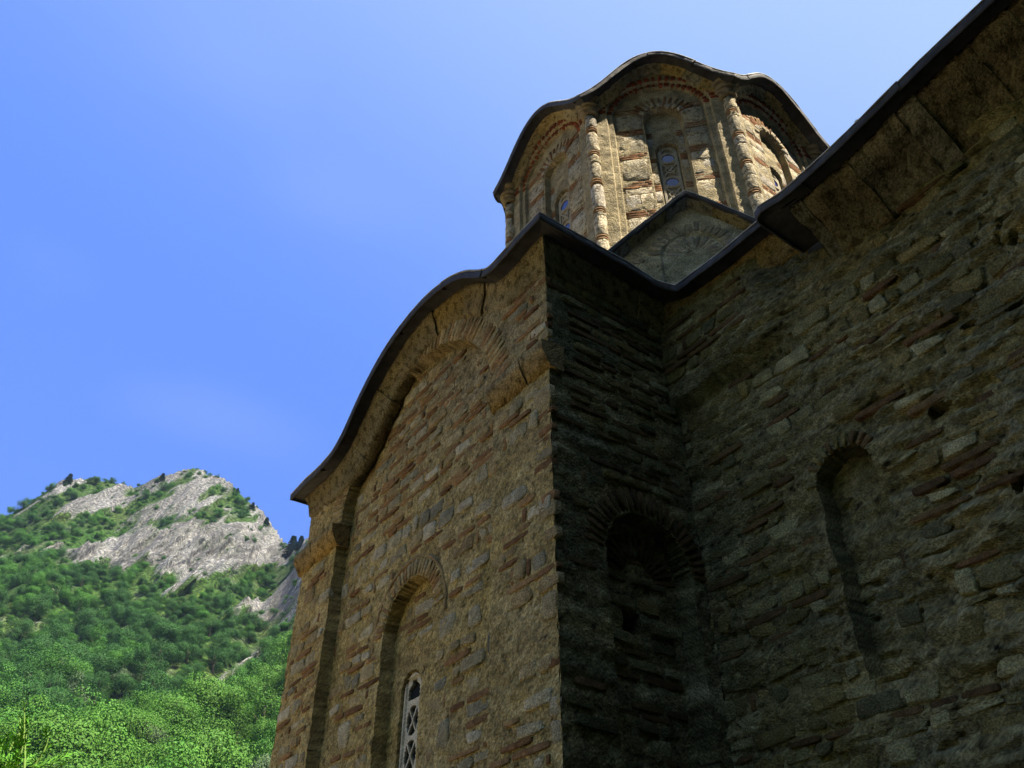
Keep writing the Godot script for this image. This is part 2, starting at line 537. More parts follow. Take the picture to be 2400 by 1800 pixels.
func dark_color(u: float, v: float, w: float) -> Color:
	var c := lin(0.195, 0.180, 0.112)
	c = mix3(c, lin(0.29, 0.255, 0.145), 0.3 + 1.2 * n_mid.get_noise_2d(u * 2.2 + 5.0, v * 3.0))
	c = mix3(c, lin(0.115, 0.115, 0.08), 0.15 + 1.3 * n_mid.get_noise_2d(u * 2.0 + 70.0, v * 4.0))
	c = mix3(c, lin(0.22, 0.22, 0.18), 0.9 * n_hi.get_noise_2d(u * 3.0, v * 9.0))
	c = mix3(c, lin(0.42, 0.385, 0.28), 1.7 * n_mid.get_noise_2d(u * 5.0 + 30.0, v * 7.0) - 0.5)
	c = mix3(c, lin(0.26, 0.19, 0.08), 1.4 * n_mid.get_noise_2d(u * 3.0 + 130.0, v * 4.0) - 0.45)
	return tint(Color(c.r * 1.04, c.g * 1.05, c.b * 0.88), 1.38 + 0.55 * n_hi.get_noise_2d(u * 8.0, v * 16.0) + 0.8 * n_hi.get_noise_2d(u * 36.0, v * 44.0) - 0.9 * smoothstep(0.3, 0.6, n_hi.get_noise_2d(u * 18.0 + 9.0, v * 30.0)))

func dep_side(u: float, _v: float) -> float:      # the return wall, u runs from the inner corner to the outer one
	var v := _v
	if v > 5.93: return NAN
	var w := 0.0
	if v > 1.6 and arc_top(u, v, 0.70, 0.335, 3.74):
		w = -0.12
		if absf(u - 0.62) < 0.06 and absf(v - 3.44) < 0.055: w = -0.34
	return w

func side_rough(u: float, v: float) -> float:
	# alternate courses stand proud
	var s := sin(v * 46.0 + 2.0 * n_lo.get_noise_2d(u * 4.0, v * 3.0))
	return mortar_rough(u, v, 1.0) + 0.005 * s * smoothstep(-0.3, 0.5, n_mid.get_noise_2d(u * 1.5 + 8.0, v * 2.0) + 0.25)

const HOLES := [Vector4(1.64, 4.08, 0.06, 0.028), Vector4(1.93, 4.45, 0.04, 0.02), Vector4(1.83, 3.55, 0.02, 0.05), Vector4(2.3, 4.9, 0.05, 0.02)]

func dep_back(u: float, v: float) -> float:
	if v > (5.8 if u < 1.24 else 5.55): return NAN
	if v > 2.2 and u > 0.0 and arc_top(u, v, 1.055, 0.175, 3.98) and v > 2.96 + 0.02 * n_lo.get_noise_2d(u * 9.0, 3.0):
		return -0.13
	for h in HOLES:
		var p := Vector2((u - h.x) / h.z, (v - h.y) / h.w)
		if p.length() + 0.5 * n_hi.get_noise_2d(u * 14.0, v * 14.0) < 1.0: return -0.11
	# the upper wall stands a little proud above an uneven, broken offset
	var edge := 5.06 + 0.10 * u + 0.05 * n_mid.get_noise_2d(u * 4.0, 11.0)
	var up := smoothstep(edge - 0.11, edge, v) * (1.0 - smoothstep(0.80, 1.08, u + 0.08 * n_hi.get_noise_2d(3.0, v * 8.0)))
	return 0.085 * up

func back_rough(u: float, v: float) -> float:
	var k := 1.0 + 1.3 * smoothstep(0.9, 1.7, u)
	var crack := smoothstep(0.72, 0.95, n_ridge.get_noise_2d(u * 2.6 + 0.6 * n_mid.get_noise_2d(u * 5.0, v * 5.0), v * 9.0)) * smoothstep(-0.25, 0.3, n_mid.get_noise_2d(u * 2.0, v * 2.0 + 30.0))
	return mortar_rough(u, v, k) + 0.026 * k * n_mid.get_noise_2d(u * 3.0 + 50.0, v * 7.0) + 0.018 * k * n_hi.get_noise_2d(u * 4.0 + 20.0, v * 17.0) - 0.028 * k * crack

func dep_step(u: float, v: float) -> float:       # dep_back as the blocks see it: the slope of the offset is bare
	var d := dep_back(u, v)
	return d

func build_church() -> void:
	church = Node3D.new()
	church.name = "stone_church"
	add_child(church)
	church.position = CH_AT
	church.rotation.y = deg_to_rad(-54)
	tag(church, "small medieval stone and brick church with an eight-sided drum rising above it", "church")
	var X := Vector3.RIGHT
	var Z := Vector3.BACK

	# front of the transept arm, lit by the sky
	var front := wall_part("transept_wall", Vector3.ZERO, X, Z, relief(-3.56, 0.0, 2.0, 6.45, 0.0125, dep_front, func(u, v): return mortar_rough(u, v), front_color), M.mortar)
	var low := relief(-3.56, 0.0, 0.0, 2.0, 0.05, func(u, v): return dep_front(u, v), func(u, v): return mortar_rough(u, v), front_color)
	obj("wall_foot", low, M.mortar, front)
	# return wall, facing the camera's right
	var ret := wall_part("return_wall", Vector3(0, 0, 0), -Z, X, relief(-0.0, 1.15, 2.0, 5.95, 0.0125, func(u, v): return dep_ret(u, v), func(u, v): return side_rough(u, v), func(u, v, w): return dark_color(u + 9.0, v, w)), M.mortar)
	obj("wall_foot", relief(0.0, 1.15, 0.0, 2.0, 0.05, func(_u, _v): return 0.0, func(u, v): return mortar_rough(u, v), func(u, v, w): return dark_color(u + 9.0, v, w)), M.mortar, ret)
	# recessed wall
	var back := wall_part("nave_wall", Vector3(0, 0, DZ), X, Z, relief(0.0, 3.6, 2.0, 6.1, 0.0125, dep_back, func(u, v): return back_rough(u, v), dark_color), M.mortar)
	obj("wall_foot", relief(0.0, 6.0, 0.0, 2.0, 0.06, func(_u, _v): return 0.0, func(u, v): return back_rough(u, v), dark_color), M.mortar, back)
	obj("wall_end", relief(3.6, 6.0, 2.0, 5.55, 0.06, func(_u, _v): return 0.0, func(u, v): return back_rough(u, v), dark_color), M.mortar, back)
	# left flank of the transept arm, seen only edge-on
	var flank := wall_part("flank_wall", Vector3(-3.55, 0, 0), Z, -X, relief(-2.6, 0.0, 0.0, 5.68, 0.04, func(_u, _v): return 0.0, func(u, v): return mortar_rough(u, v), front_color), M.mortar)
	flank.name = "flank_wall"
	# solid masonry behind the faces
	var core := lin(0.2, 0.17, 0.12)
	box("rubble_core", Vector3(-3.45, 0, -2.6), Vector3(-0.4, 5.6, -0.45), core, M.mortar, church)
	box("rubble_core", Vector3(-3.45, 0, -7.0), Vector3(6.0, 5.5, -1.6), core, M.mortar, church)

	masonry_walls(front, ret, back)
	build_eaves()
	build_base()
	build_drum()
	flush_blocks()
	build_windows(front)

func dep_ret(u: float, v: float) -> float: return dep_side(u, v)

func masonry_walls(front: Node3D, ret: Node3D, back: Node3D) -> void:
	# the big slate-grey block and a few pale ones first; nothing else is laid over them
	var big := [Rect2(-0.76, 3.31, 0.28, 0.15)]
	for e in [[-0.42, 3.15, 0.30, 0.27, 3], [-2.62, 3.2, 0.2, 0.2, 1], [-1.30, 3.58, 0.18, 0.15, 1], [-1.02, 3.9, 0.26, 0.1, 5], [-0.95, 4.26, 0.24, 0.11, 1], [-1.25, 2.92, 0.13, 0.17, 0], [-0.60, 2.9, 0.26, 0.19, 5], [-1.16, 4.4, 0.2, 0.08, 5], [-1.75, 4.75, 0.24, 0.07, 5], [-0.98, 3.56, 0.15, 0.13, 1], [-0.4, 4.3, 0.2, 0.13, 3], [-2.45, 4.3, 0.13, 0.08, 5], [-1.35, 3.25, 0.17, 0.1, 2]]:
		big.append(Rect2(e[0], e[1], e[2], e[3]))
		block(front, "stone", [Vector2(e[0] + rf(-0.01, 0.02), e[1] + rf(-0.01, 0.02)), Vector2(e[0] + e[2] + rf(-0.02, 0.01), e[1] + rf(-0.01, 0.02)), Vector2(e[0] + e[2] + rf(-0.03, 0.01), e[1] + e[3] + rf(-0.02, 0.01)), Vector2(e[0] + rf(-0.01, 0.03), e[1] + e[3] + rf(-0.02, 0.01))], -0.1, 0.008, tint(GREY_STONES[e[4]], rf(0.85, 1.05)), M.stone, 5.0, 0.07, 0.012)
	block(front, "stone", [Vector2(-0.76, 3.31), Vector2(-0.50, 3.33), Vector2(-0.47, 3.44), Vector2(-0.76, 3.47)], -0.1 + 0.0, 0.02, lin(0.2, 0.2, 0.175), M.stone, 4.0, 0.03)
	var dep := func(u, v):
		for r in big:
			if r.grow(0.01).has_point(Vector2(u, v)): return NAN
		# archivolts have bricks of their own
		if u > -0.005 or u < -3.56: return NAN
		var d := Vector2(u + 1.74, v - 4.95)
		if v > 4.95 and d.length() > 1.13 and d.length() < 1.40: return NAN
		d = Vector2(u + 1.735, v - 3.83)
		if v > 3.80 and d.length() < 0.5 and d.length() > 0.33: return NAN
		if v > 2.8 and arc_top(u, v, -1.80, 0.2, 3.44): return NAN
		if v > 4.86 and v < 5.1 and (u < -2.85 or u > -0.62): return NAN
		return dep_front(u, v)
	masonry(front, -3.55, 0.0, 2.1, 6.4, dep, {"h": [0.05, 0.125], "l": [0.07, 0.27], "brick_rows": 0.9, "double": 0.35, "brick_gap": 0.2, "gap": 0.07, "jit": 0.014, "bulge": [0.0, 0.012], "stones": GREY_STONES, "bricks": BRICKS, "upright": 0.1})
	radial(front, "arch_brick", Vector2(-1.74, 4.95), 1.15, 1.37, PI - 0.03, 0.03, 74, 0.0, [BRICKS[3], GREY_STONES[4], GREY_STONES[6], BRICKS[3], GREY_STONES[7]], M.brick, 0.66, 1.0, 0.008)
	radial(front, "arch_brick", Vector2(-1.735, 3.83), 0.345, 0.47, PI - 0.05, 0.05, 26, -0.1, [BRICKS[3], GREY_STONES[7], GREY_STONES[4], GREY_STONES[6]], M.brick, 0.66, 1.0, 0.008)
	# brick rim over the window arch
	var rim := []
	for k in 23:
		var a := lerpf(PI + 0.1, -0.1, k / 22.0)
		var d := Vector3(cos(a), sin(a), 0)
		rim.append([Vector3(-1.735, 3.83, -0.1) + d * 0.485, Vector3(0, 0, 1), -d])
	obj("arch_rim", sweep(rim, [Vector2(-0.03, 0.02), Vector2(0.002, 0.016), Vector2(0.009, 0.008), Vector2(0.009, -0.01), Vector2(-0.03, -0.018)], func(p): return tint(lin(0.52, 0.38, 0.20), 1.0 + 0.5 * n_hi.get_noise_3d(p.x * 14, p.y * 14, 1.0)), 0.012), M.brick, front)
	# imposts of the great arch
	for s in [[-3.62, -2.86], [-0.60, 0.03]]:
		var at: float = s[0]
		while at < s[1] - 0.05:
			var e := minf(at + rf(0.3, 0.42), s[1])
			if s[1] - e < 0.12: e = s[1]
			var path := []
			for k in 9: path.append([Vector3(lerpf(at, e, k / 8.0), 5.06, 0.0), Vector3(0, 0, 1), Vector3.DOWN])
			var c := tint([lin(0.44, 0.31, 0.12), lin(0.42, 0.31, 0.14)][rng.randi() % 2], rf(0.9, 1.15))
			obj("impost_block", sweep(path, [Vector2(-0.1, 0.18), Vector2(0.01, 0.18), Vector2(0.04, 0.13), Vector2(0.07, 0.07), Vector2(0.08, 0.0), Vector2(0.0, -0.02), Vector2(-0.1, -0.02)], func(p): return tint(c, 1.0 + 0.4 * n_hi.get_noise_3d(p.x * 9, p.y * 9, p.z * 9)), 0.014, rf(0, 40)), M.tufa, front)
			at = e + 0.006
	# corner quoins in brick and stone up the outer corner
	var y := 2.1
	while y < 5.66:
		var brick := rng.randf() < 0.5
		var h := rf(0.035, 0.06) if brick else rf(0.06, 0.17)
		if not (y + h > 4.84 and y < 5.1) and rng.randf() < 0.7:
			var o := rf(-0.012, 0.018)
			var ql := rf(0.07, 0.2)
			var b := Buf.new()
			add_block(b, [Vector2(-ql, y), Vector2(0.006 + o, y + rf(-0.01, 0.01)), Vector2(0.006 + o, y + h), Vector2(-ql, y + h + rf(-0.01, 0.01))], 0.0, 0.004, tint(BRICKS[rng.randi() % 3] if brick else GREY_STONES[[1, 3, 4, 6, 7, 0][rng.randi() % 6]], rf(0.7, 1.0)), 8.0, 0.03, 0.009)
			queue.append({"wall": front, "kind": "corner_brick" if brick else "corner_stone", "buf": b, "m": M.brick if brick else M.stone, "size": h, "mid": Vector3(0, y, 0)})
		y += h + 0.015
	# return wall
	var dr := func(u, v):
		if u < 0.004 or u > 1.15: return NAN
		var d := Vector2(u - 0.70, v - 3.74)
		if v > 3.7 and d.length() < 0.5 and d.length() > 0.33: return NAN
		return dep_side(u, v)
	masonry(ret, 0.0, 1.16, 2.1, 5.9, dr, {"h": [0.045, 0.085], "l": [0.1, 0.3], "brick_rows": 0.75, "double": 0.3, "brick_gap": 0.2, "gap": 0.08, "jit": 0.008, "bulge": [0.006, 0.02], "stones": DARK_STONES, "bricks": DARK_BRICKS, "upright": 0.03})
	radial(ret, "arch_brick", Vector2(0.70, 3.74), 0.35, 0.5, PI - 0.05, 0.05, 26, 0.0, DARK_BRICKS, M.brick, 0.6, 1.0, 0.014)
	radial(ret, "arch_brick", Vector2(0.70, 3.70), 0.12, 0.31, PI - 0.1, 0.1, 15, -0.12, DARK_BRICKS, M.brick, 0.55, 1.0, 0.02)
	# recessed wall
	var db := func(u, v):
		var d := Vector2(u - 1.055, v - 3.98)
		if v > 3.95 and d.length() < 0.29 and d.length() > 0.17: return NAN
		var w := dep_back(u, v)
		return NAN if w > 0.004 and w < 0.08 else w
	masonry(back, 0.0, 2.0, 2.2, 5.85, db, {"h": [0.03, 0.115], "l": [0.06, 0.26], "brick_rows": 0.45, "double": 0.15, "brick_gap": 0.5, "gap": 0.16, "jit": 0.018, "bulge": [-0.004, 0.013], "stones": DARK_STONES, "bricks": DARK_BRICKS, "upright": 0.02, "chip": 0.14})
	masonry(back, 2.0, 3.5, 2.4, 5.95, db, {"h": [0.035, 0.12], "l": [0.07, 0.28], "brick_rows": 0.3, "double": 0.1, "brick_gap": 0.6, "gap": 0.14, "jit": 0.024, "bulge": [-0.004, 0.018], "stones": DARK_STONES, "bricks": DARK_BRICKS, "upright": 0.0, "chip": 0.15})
	radial(back, "arch_brick", Vector2(1.055, 3.98), 0.18, 0.26, PI - 0.1, 0.05, 13, 0.0, [DARK_STONES[4], DARK_STONES[0], DARK_STONES[5], DARK_BRICKS[2]], M.brick, 0.6, 1.0, 0.012)

func smooth_path(pts: Array, per := 4) -> Array:
	var out := []
	for i in pts.size() - 1:
		var p0: Vector3 = pts[maxi(i - 1, 0)]
		var p3: Vector3 = pts[mini(i + 2, pts.size() - 1)]
		for k in per: out.append((pts[i] as Vector3).cubic_interpolate(pts[i + 1], p0, p3, k / float(per)))
	out.append(pts[-1])
	return out

func build_eaves() -> void:
	var D := Vector3.DOWN
	var path := []
	path.append([Vector3(-3.55, 5.70, -2.6), Vector3(-0.75, 0, 0), D])
	path.append([Vector3(-3.55, 5.70, -0.1), Vector3(-0.75, 0, 0), D])
	path.append([Vector3(-3.55, 5.70, 0), Vector3(-0.75, 0, 0.9), D])
	var fp := []
	for p in FRONT_EAVE: fp.append(Vector3(p.x, p.y, 0))
	var sp := smooth_path(fp, 3)
	for i in range(2, sp.size() - 1):
		var t: Vector3 = (sp[i + 1] - sp[i - 1]).normalized()
		path.append([sp[i], Vector3(0, 0, 1), Vector3(t.y, -t.x, 0)])
	path.append([Vector3(0, 6.0, 0), Vector3(1, 0, 1), D])
	for p in [Vector3(0, 6.0, -0.04), Vector3(0, 6.01, -0.3), Vector3(0, 6.02, -0.6), Vector3(0, 6.0, -0.83)]: path.append([p, Vector3(1, 0, 0), D])
	path.append([Vector3(0, 5.98, -1.02), Vector3(1.045, 0, 0.72), D])
	path.append([Vector3(0, 5.96, -1.15), Vector3(1.175, 0, 1.175), D])
	path.append([Vector3(0.13, 5.93, -1.15), Vector3(0.72, 0, 1.045), D])
	for p in [Vector3(0.32, 5.89, -1.15), Vector3(0.7, 5.86, -1.15), Vector3(1.20, 5.87, -1.15)]: path.append([p, Vector3(0, 0, 1), D])
	eave(church, path, 0.2, 0.27, 1.0)
	# the roof on the right, which reaches farther out
	var ep := smooth_path([Vector3(1.26, 5.67, -1.15), Vector3(1.55, 5.665, -1.15), Vector3(1.9, 5.70, -1.15), Vector3(2.39, 5.785, -1.15), Vector3(2.83, 5.84, -1.15), Vector3(3.4, 5.92, -1.15), Vector3(6.0, 6.1, -1.15)], 4)
	var at := 0
	while at < ep.size() - 1:
		var e2 := mini(at + 1 + rng.randi() % 4, ep.size() - 1)
		var seg := []
		for k in range(at, e2 + 1): seg.append([ep[k], Vector3(0, 0, 1), D])
		seg = cut(seg, 0.12 if at == 0 else 0.0015, path_len(seg))
		var c := tint([lin(0.24, 0.22, 0.15), lin(0.27, 0.235, 0.14), lin(0.22, 0.21, 0.16)][rng.randi() % 3], rf(0.7, 1.2))
		var dr := rf(0.27, 0.36)
		obj("eave_block", sweep(seg, [Vector2(-0.06, 0.04), Vector2(-0.06, dr), Vector2(0.0, dr), Vector2(0.03, dr * 0.88), Vector2(0.06, dr * 0.74), Vector2(0.11, dr * 0.6), Vector2(0.18, dr * 0.46), Vector2(0.25, 0.125), Vector2(0.31, 0.075), Vector2(0.33, 0.033), Vector2(0.2, 0.031)], func(p): return tint(c, 1.0 + 0.5 * n_mid.get_noise_3d(p.x * 4, p.y * 4, p.z * 4) + 0.35 * n_hi.get_noise_3d(p.x * 9, p.y * 9, p.z * 9)), 0.032, rf(0, 40)), M.tufa, church)
		at = e2
	var edge := [[Vector3(1.21, 5.64, -1.17), Vector3(-1, 0, 0), D], [Vector3(1.19, 5.665, -0.80), Vector3(-1, 0, 0), D], [Vector3(1.196, 5.67, -0.745), Vector3(-0.92, 0, 0.38), D], [Vector3(1.22, 5.67, -0.715), Vector3(-0.7, 0, 0.7), D], [Vector3(1.26, 5.67, -0.70), Vector3(-0.38, 0, 0.92), D]]
	for p in ep.slice(2): edge.append([p + Vector3(0, 0, 0.43), Vector3(0, 0, 1), D])
	sheets(church, edge, 0.0, 0.045, "roof_edge", 0.3)
	# roofs behind the eaves
	var metal := func(p: Vector3): return tint(lin(0.42, 0.43, 0.45), 1.0 + 0.3 * n_mid.get_noise_3d(p.x, p.y, p.z))
	var b := Buf.new()
	var r0 := PackedVector3Array()
	var r1 := PackedVector3Array()
	for p in sp:
		r0.append(p + Vector3(0, 0.024, 0.1)); r1.append(p + Vector3(0, 0.18, -1.85))
	r0.append(Vector3(0.1, 6.03, 0.1)); r1.append(Vector3(0.1, 6.04, -1.0))
	b.grid([r0, r1], metal)
	obj("transept_roof", b.mesh(), M.metal, church)
	b = Buf.new()
	b.grid([PackedVector3Array([Vector3(-0.1, 6.03, -0.9), Vector3(0.3, 5.9, -1.05), Vector3(1.3, 5.9, -1.05)]), PackedVector3Array([Vector3(-0.1, 6.35, -2.0), Vector3(0.3, 6.35, -2.0), Vector3(1.3, 6.35, -2.0)]), PackedVector3Array([Vector3(-0.1, 6.9, -4.0), Vector3(0.3, 6.9, -4.0), Vector3(1.3, 6.9, -4.0)])], metal)
	obj("nave_roof", b.mesh(), M.metal, church)
	b = Buf.new()
	rows_roof(b, ep, metal)
	obj("nave_roof", b.mesh(), M.metal, church)
	# small clip on the right eave
	box("roof_clip", Vector3(1.96, 5.71, -0.735), Vector3(1.98, 5.755, -0.72), lin(0.55, 0.55, 0.55), M.metal, church)

func rows_roof(b: Buf, ep: Array, col: Callable) -> void:
	var r0 := PackedVector3Array()
	var r1 := PackedVector3Array()
	var r2 := PackedVector3Array()
	for p in ep:
		r0.append(p + Vector3(-0.02, 0.03, 0.3)); r1.append(Vector3(p.x, 6.9, -3.51)); r2.append(Vector3(p.x, 5.9, -6.4))
	b.grid([r0, r1, r2], col)

func gable_top(t: float) -> float: return 8.06 - 0.93 * maxf(absf(t - 0.04) - 0.02, 0.0)

func dep_gable(t: float, v: float) -> float:
	if v > gable_top(t) - 0.03: return NAN
	return -0.018 if arc_top(t, v, 0.03, 0.30, 7.30) else 0.0

func build_base() -> void:
	var c := DC
	var hs := 1.5
	var bc := func(u, v, _w):
		var k := lin(0.72, 0.68, 0.48)
		k = mix3(k, lin(0.76, 0.69, 0.46), 0.4 + n_mid.get_noise_2d(u * 2.0, v * 4.0))
		k = mix3(k, lin(0.46, 0.45, 0.31), 1.2 * n_mid.get_noise_2d(u * 3.0 + 20.0, v * 5.0))
		return tint(k, 1.0 + 0.4 * n_hi.get_noise_2d(u * 9.0, v * 12.0) - 0.4 * smoothstep(0.4, 0.6, n_hi.get_noise_2d(u * 18.0 + 9.0, v * 22.0)))
	box("drum_base", c + Vector3(-hs, 5.9, -hs), c + Vector3(hs, 7.2, hs), lin(0.3, 0.27, 0.18), M.mortar, church)
	for k in 4:
		var phi := deg_to_rad(45.0 + 90.0 * k)
		var n := Vector3(cos(phi), 0, sin(phi))
		var u := Vector3(sin(phi), 0, -cos(phi))
		var vis := k == 0
		var f := wall_part("drum_gable", c + n * 2.2627, u, n, relief(-0.95, 1.0, 6.2, 8.2, 0.012 if vis else 0.1, dep_gable, func(p, v): return mortar_rough(p, v, 1.3), bc), M.mortar)
		var path := []
		for t in [-0.95, -0.5, -0.05, 0.04, 0.13, 0.55, 1.0]:
			path.append([c + n * 2.2627 + u * t + Vector3(0, gable_top(t), 0), n, Vector3.DOWN])
		eave(church, path, 0.12, 0.1, 1.2, "gable_cornice_block", "gable_roof_edge", 0.5, 0.04)
		var b := Buf.new()
		var r0 := PackedVector3Array()
		var r1 := PackedVector3Array()
		for e in path:
			r0.append(e[0] + n * 0.06 + Vector3(0, 0.025, 0)); r1.append(e[0] - n * 0.9 + Vector3(0, 0.1, 0))
		b.grid([r0, r1], func(_p): return lin(0.42, 0.43, 0.45))
		obj("gable_roof", b.mesh(), M.metal, church)
		if not vis: continue
		radial(f, "arch_brick", Vector2(0.03, 7.30), 0.31, 0.43, PI - 0.1, 0.1, 17, 0.0, TUFA, M.brick, 0.7, 1.0, 0.006)
		radial(f, "arch_brick", Vector2(0.03, 7.30), 0.12, 0.27, PI - 0.1, 0.1, 11, -0.018, TUFA, M.brick, 0.6, 1.0, 0.006)
		masonry(f, -0.8, 0.85, 6.4, 8.0, func(p, v):
			if p > -0.42 and p < 0.48 and v < 7.3 + sqrt(maxf(0.0, 0.2025 - pow(p - 0.03, 2.0))): return NAN
			return dep_gable(p, v), {"h": [0.06, 0.12], "l": [0.1, 0.28], "brick_rows": 0.3, "brick_gap": 0.5, "gap": 0.3, "jit": 0.012, "bulge": [-0.003, 0.006], "stones": TUFA, "bricks": [Color(0.4, 0.3, 0.18)], "upright": 0.0})

func drum_top(t: float) -> float:
	var x := clampf(absf(t) / 0.795, 0, 1)
	return 10.31 + 0.68 * lerpf(cos(PI / 2 * x), pow(cos(PI / 2 * x), 2.0), 0.35 * x)

func ring(t: float, v: float) -> float: return Vector2((t - 0.0) / 1.13, v - 10.18).length()

func dep_drum(t: float, v: float) -> float:
	if v > drum_top(t) - 0.02: return NAN
	var w := 0.0
	var r := ring(t, v) if v > 10.18 else absf(t) / 1.13
	if r < 0.53: w = -0.04
	if r < 0.47: w = -0.08
	if arc_top(t, v, 0.03, 0.215, 10.06): w = -0.16
	if arc_top(t, v, 0.03, 0.125, 9.56): w = -0.21
	return w

const BANDS := [8.02, 8.44, 8.92, 9.42, 9.86, 10.26]

func build_drum() -> void:
	var col := func(u, v, _w):
		var k := lin(0.50, 0.44, 0.31)
		k = mix3(k, lin(0.58, 0.50, 0.32), 0.4 + n_mid.get_noise_2d(u * 3.0, v * 4.0))
		k = mix3(k, lin(0.25, 0.23, 0.17), 1.1 * n_mid.get_noise_2d(u * 2.0 + 20.0, v * 2.0))
		return tint(k, 1.0 + 0.35 * n_hi.get_noise_2d(u * 9.0, v * 12.0))
	var sheet := relief(-0.80, 0.80, 7.6, 11.0, 0.014, dep_drum, func(u, v): return mortar_rough(u, v, 0.8), col)
	var plain := relief(-0.80, 0.80, 7.6, 11.0, 0.1, func(t, v): return NAN if v > drum_top(t) - 0.02 else 0.0, func(_u, _v): return 0.0, col)
	var D := Vector3.DOWN
	var faces := []
	for k in 8:
		var phi := deg_to_rad(180 - 45 * k)
		var n := Vector3(cos(phi), 0, sin(phi))
		var u := Vector3(sin(phi), 0, -cos(phi))
		var vis := k in [1, 2, 3, 4]
		var f := wall_part("drum_face", DC + n * AP, u, n, sheet if vis else plain, M.mortar)
		if vis: faces.append(f)
	for f in faces:
		# tufa blocks between brick bands
		for bi in BANDS.size() + 1:
			var v0: float = 7.65 if bi == 0 else BANDS[bi - 1] + 0.055
			var v1: float = (BANDS[bi] if bi < BANDS.size() else 10.62) - 0.055
			for side in [-1, 1]:
				# recessed panels on both sides of the window niche
				var e0 := -0.505 if side < 0 else 0.265
				var e1 := -0.205 if side < 0 else 0.505
				if v0 < 10.0:
					drum_block(f, e0, e1, v0, minf(v1, 10.2), -0.08)
			if v0 < 9.9 and v0 > 9.5: drum_block(f, -0.17, 0.23, v0, v1, -0.16)
			elif v0 < 9.5:
				drum_block(f, -0.18, -0.105, v0, v1, -0.16)
				drum_block(f, 0.165, 0.24, v0, v1, -0.16)
		for y in BANDS:
			for q in [[-0.52, -0.2, -0.08], [0.26, 0.52, -0.08], [-0.18, -0.1, -0.16], [0.16, 0.24, -0.16]]:
				if y > 10.2 and q[2] > -0.07: continue
				if y > 10.2 and q[2] < -0.1: continue
				for c in 3:
					var yy: float = y - 0.045 + c * 0.036
					var x: float = q[0]
					while x < q[1] - 0.02:
						var x1 := minf(x + rf(0.14, 0.3), q[1])
						block(f, "brick", [Vector2(x, yy), Vector2(x1, yy + rf(-0.004, 0.004)), Vector2(x1, yy + 0.021), Vector2(x, yy + 0.022)], q[2], rf(0.001, 0.008), tint(lin(0.36, 0.195, 0.11), rf(0.75, 1.25)), M.brick, 5.0, 0.02, 0.003)
						x = x1 + 0.008
		# red dentils of the two arch orders, fan of thin bricks over the niche
		radial(f, "arch_brick", Vector2(0, 10.18), 0.54, 0.625, PI - 0.02, 0.02, 25, 0.0, [lin(0.33, 0.09, 0.045), lin(0.27, 0.08, 0.04)], M.brick, 0.66, 1.13, 0.012)
		radial(f, "arch_brick", Vector2(0, 10.18), 0.474, 0.527, PI - 0.05, 0.05, 23, -0.04, [lin(0.33, 0.09, 0.045), lin(0.27, 0.08, 0.04)], M.brick, 0.66, 1.13, 0.012)
		radial(f, "arch_brick", Vector2(0.03, 10.06), 0.225, 0.43, PI - 0.35, 0.35, 13, -0.08, [lin(0.30, 0.15, 0.08), lin(0.36, 0.24, 0.14)], M.brick, 0.42, 1.0, 0.012)
		radial(f, "arch_stone", Vector2(0.03, 10.06), 0.228, 0.30, PI - 0.05, 0.05, 9, -0.08, TUFA, M.tufa, 0.8, 1.0, 0.016)
	# angle columns
	for k in 8:
		var phi := deg_to_rad(180 - 45 * k + 22.5)
		var at := DC + Vector3(cos(phi), 0, sin(phi)) * (AP / cos(PI / 8) + 0.0)
		var c := Node3D.new()
		c.name = "angle_column"
		church.add_child(c, true)
		c.position = at
		var y := 7.7
		while y < 10.13:
			var band := false
			for by in BANDS:
				if absf(by - y - 0.03) < 0.03: band = true
			var h := 0.075 if band else rf(0.2, 0.4)
			for by in BANDS:
				if not band and y < by - 0.05 and y + h > by - 0.05: h = by - 0.05 - y
			h = minf(h, 10.13 - y)
			if h < 0.03: 
				y += 0.03
				continue
			if band:
				for q in 2: obj("brick_ring", lathe([[0.0, 0.05], [0.003, 0.067], [0.012, 0.069], [0.021, 0.067], [0.024, 0.05]], lin(0.42, 0.28, 0.17), 0.006, rf(0, 50)), M.brick, c, Transform3D(Basis(), Vector3(0, y + q * 0.04, 0)))
			else:
				obj("drum_stone", lathe([[0.0, 0.05], [0.003, 0.066], [h * 0.2, 0.068], [h * 0.4, 0.067], [h * 0.6, 0.068], [h * 0.8, 0.067], [h - 0.003, 0.066], [h, 0.05]], tint(TUFA[rng.randi() % 4], rf(0.9, 1.15)), 0.02, rf(0, 50)), M.tufa, c, Transform3D(Basis(), Vector3(0, y, 0)))
			y += h + 0.006
		obj("capital", lathe([[0.0, 0.07], [0.01, 0.10], [0.03, 0.108], [0.05, 0.09], [0.09, 0.095], [0.13, 0.13], [0.16, 0.135], [0.17, 0.115], [0.21, 0.13], [0.25, 0.165], [0.27, 0.16], [0.27, 0.1]], lin(0.36, 0.29, 0.18), 0.012, rf(0, 50)), M.tufa, c, Transform3D(Basis(), Vector3(0, 10.13, 0)))
	# undulating eave
	var path := []
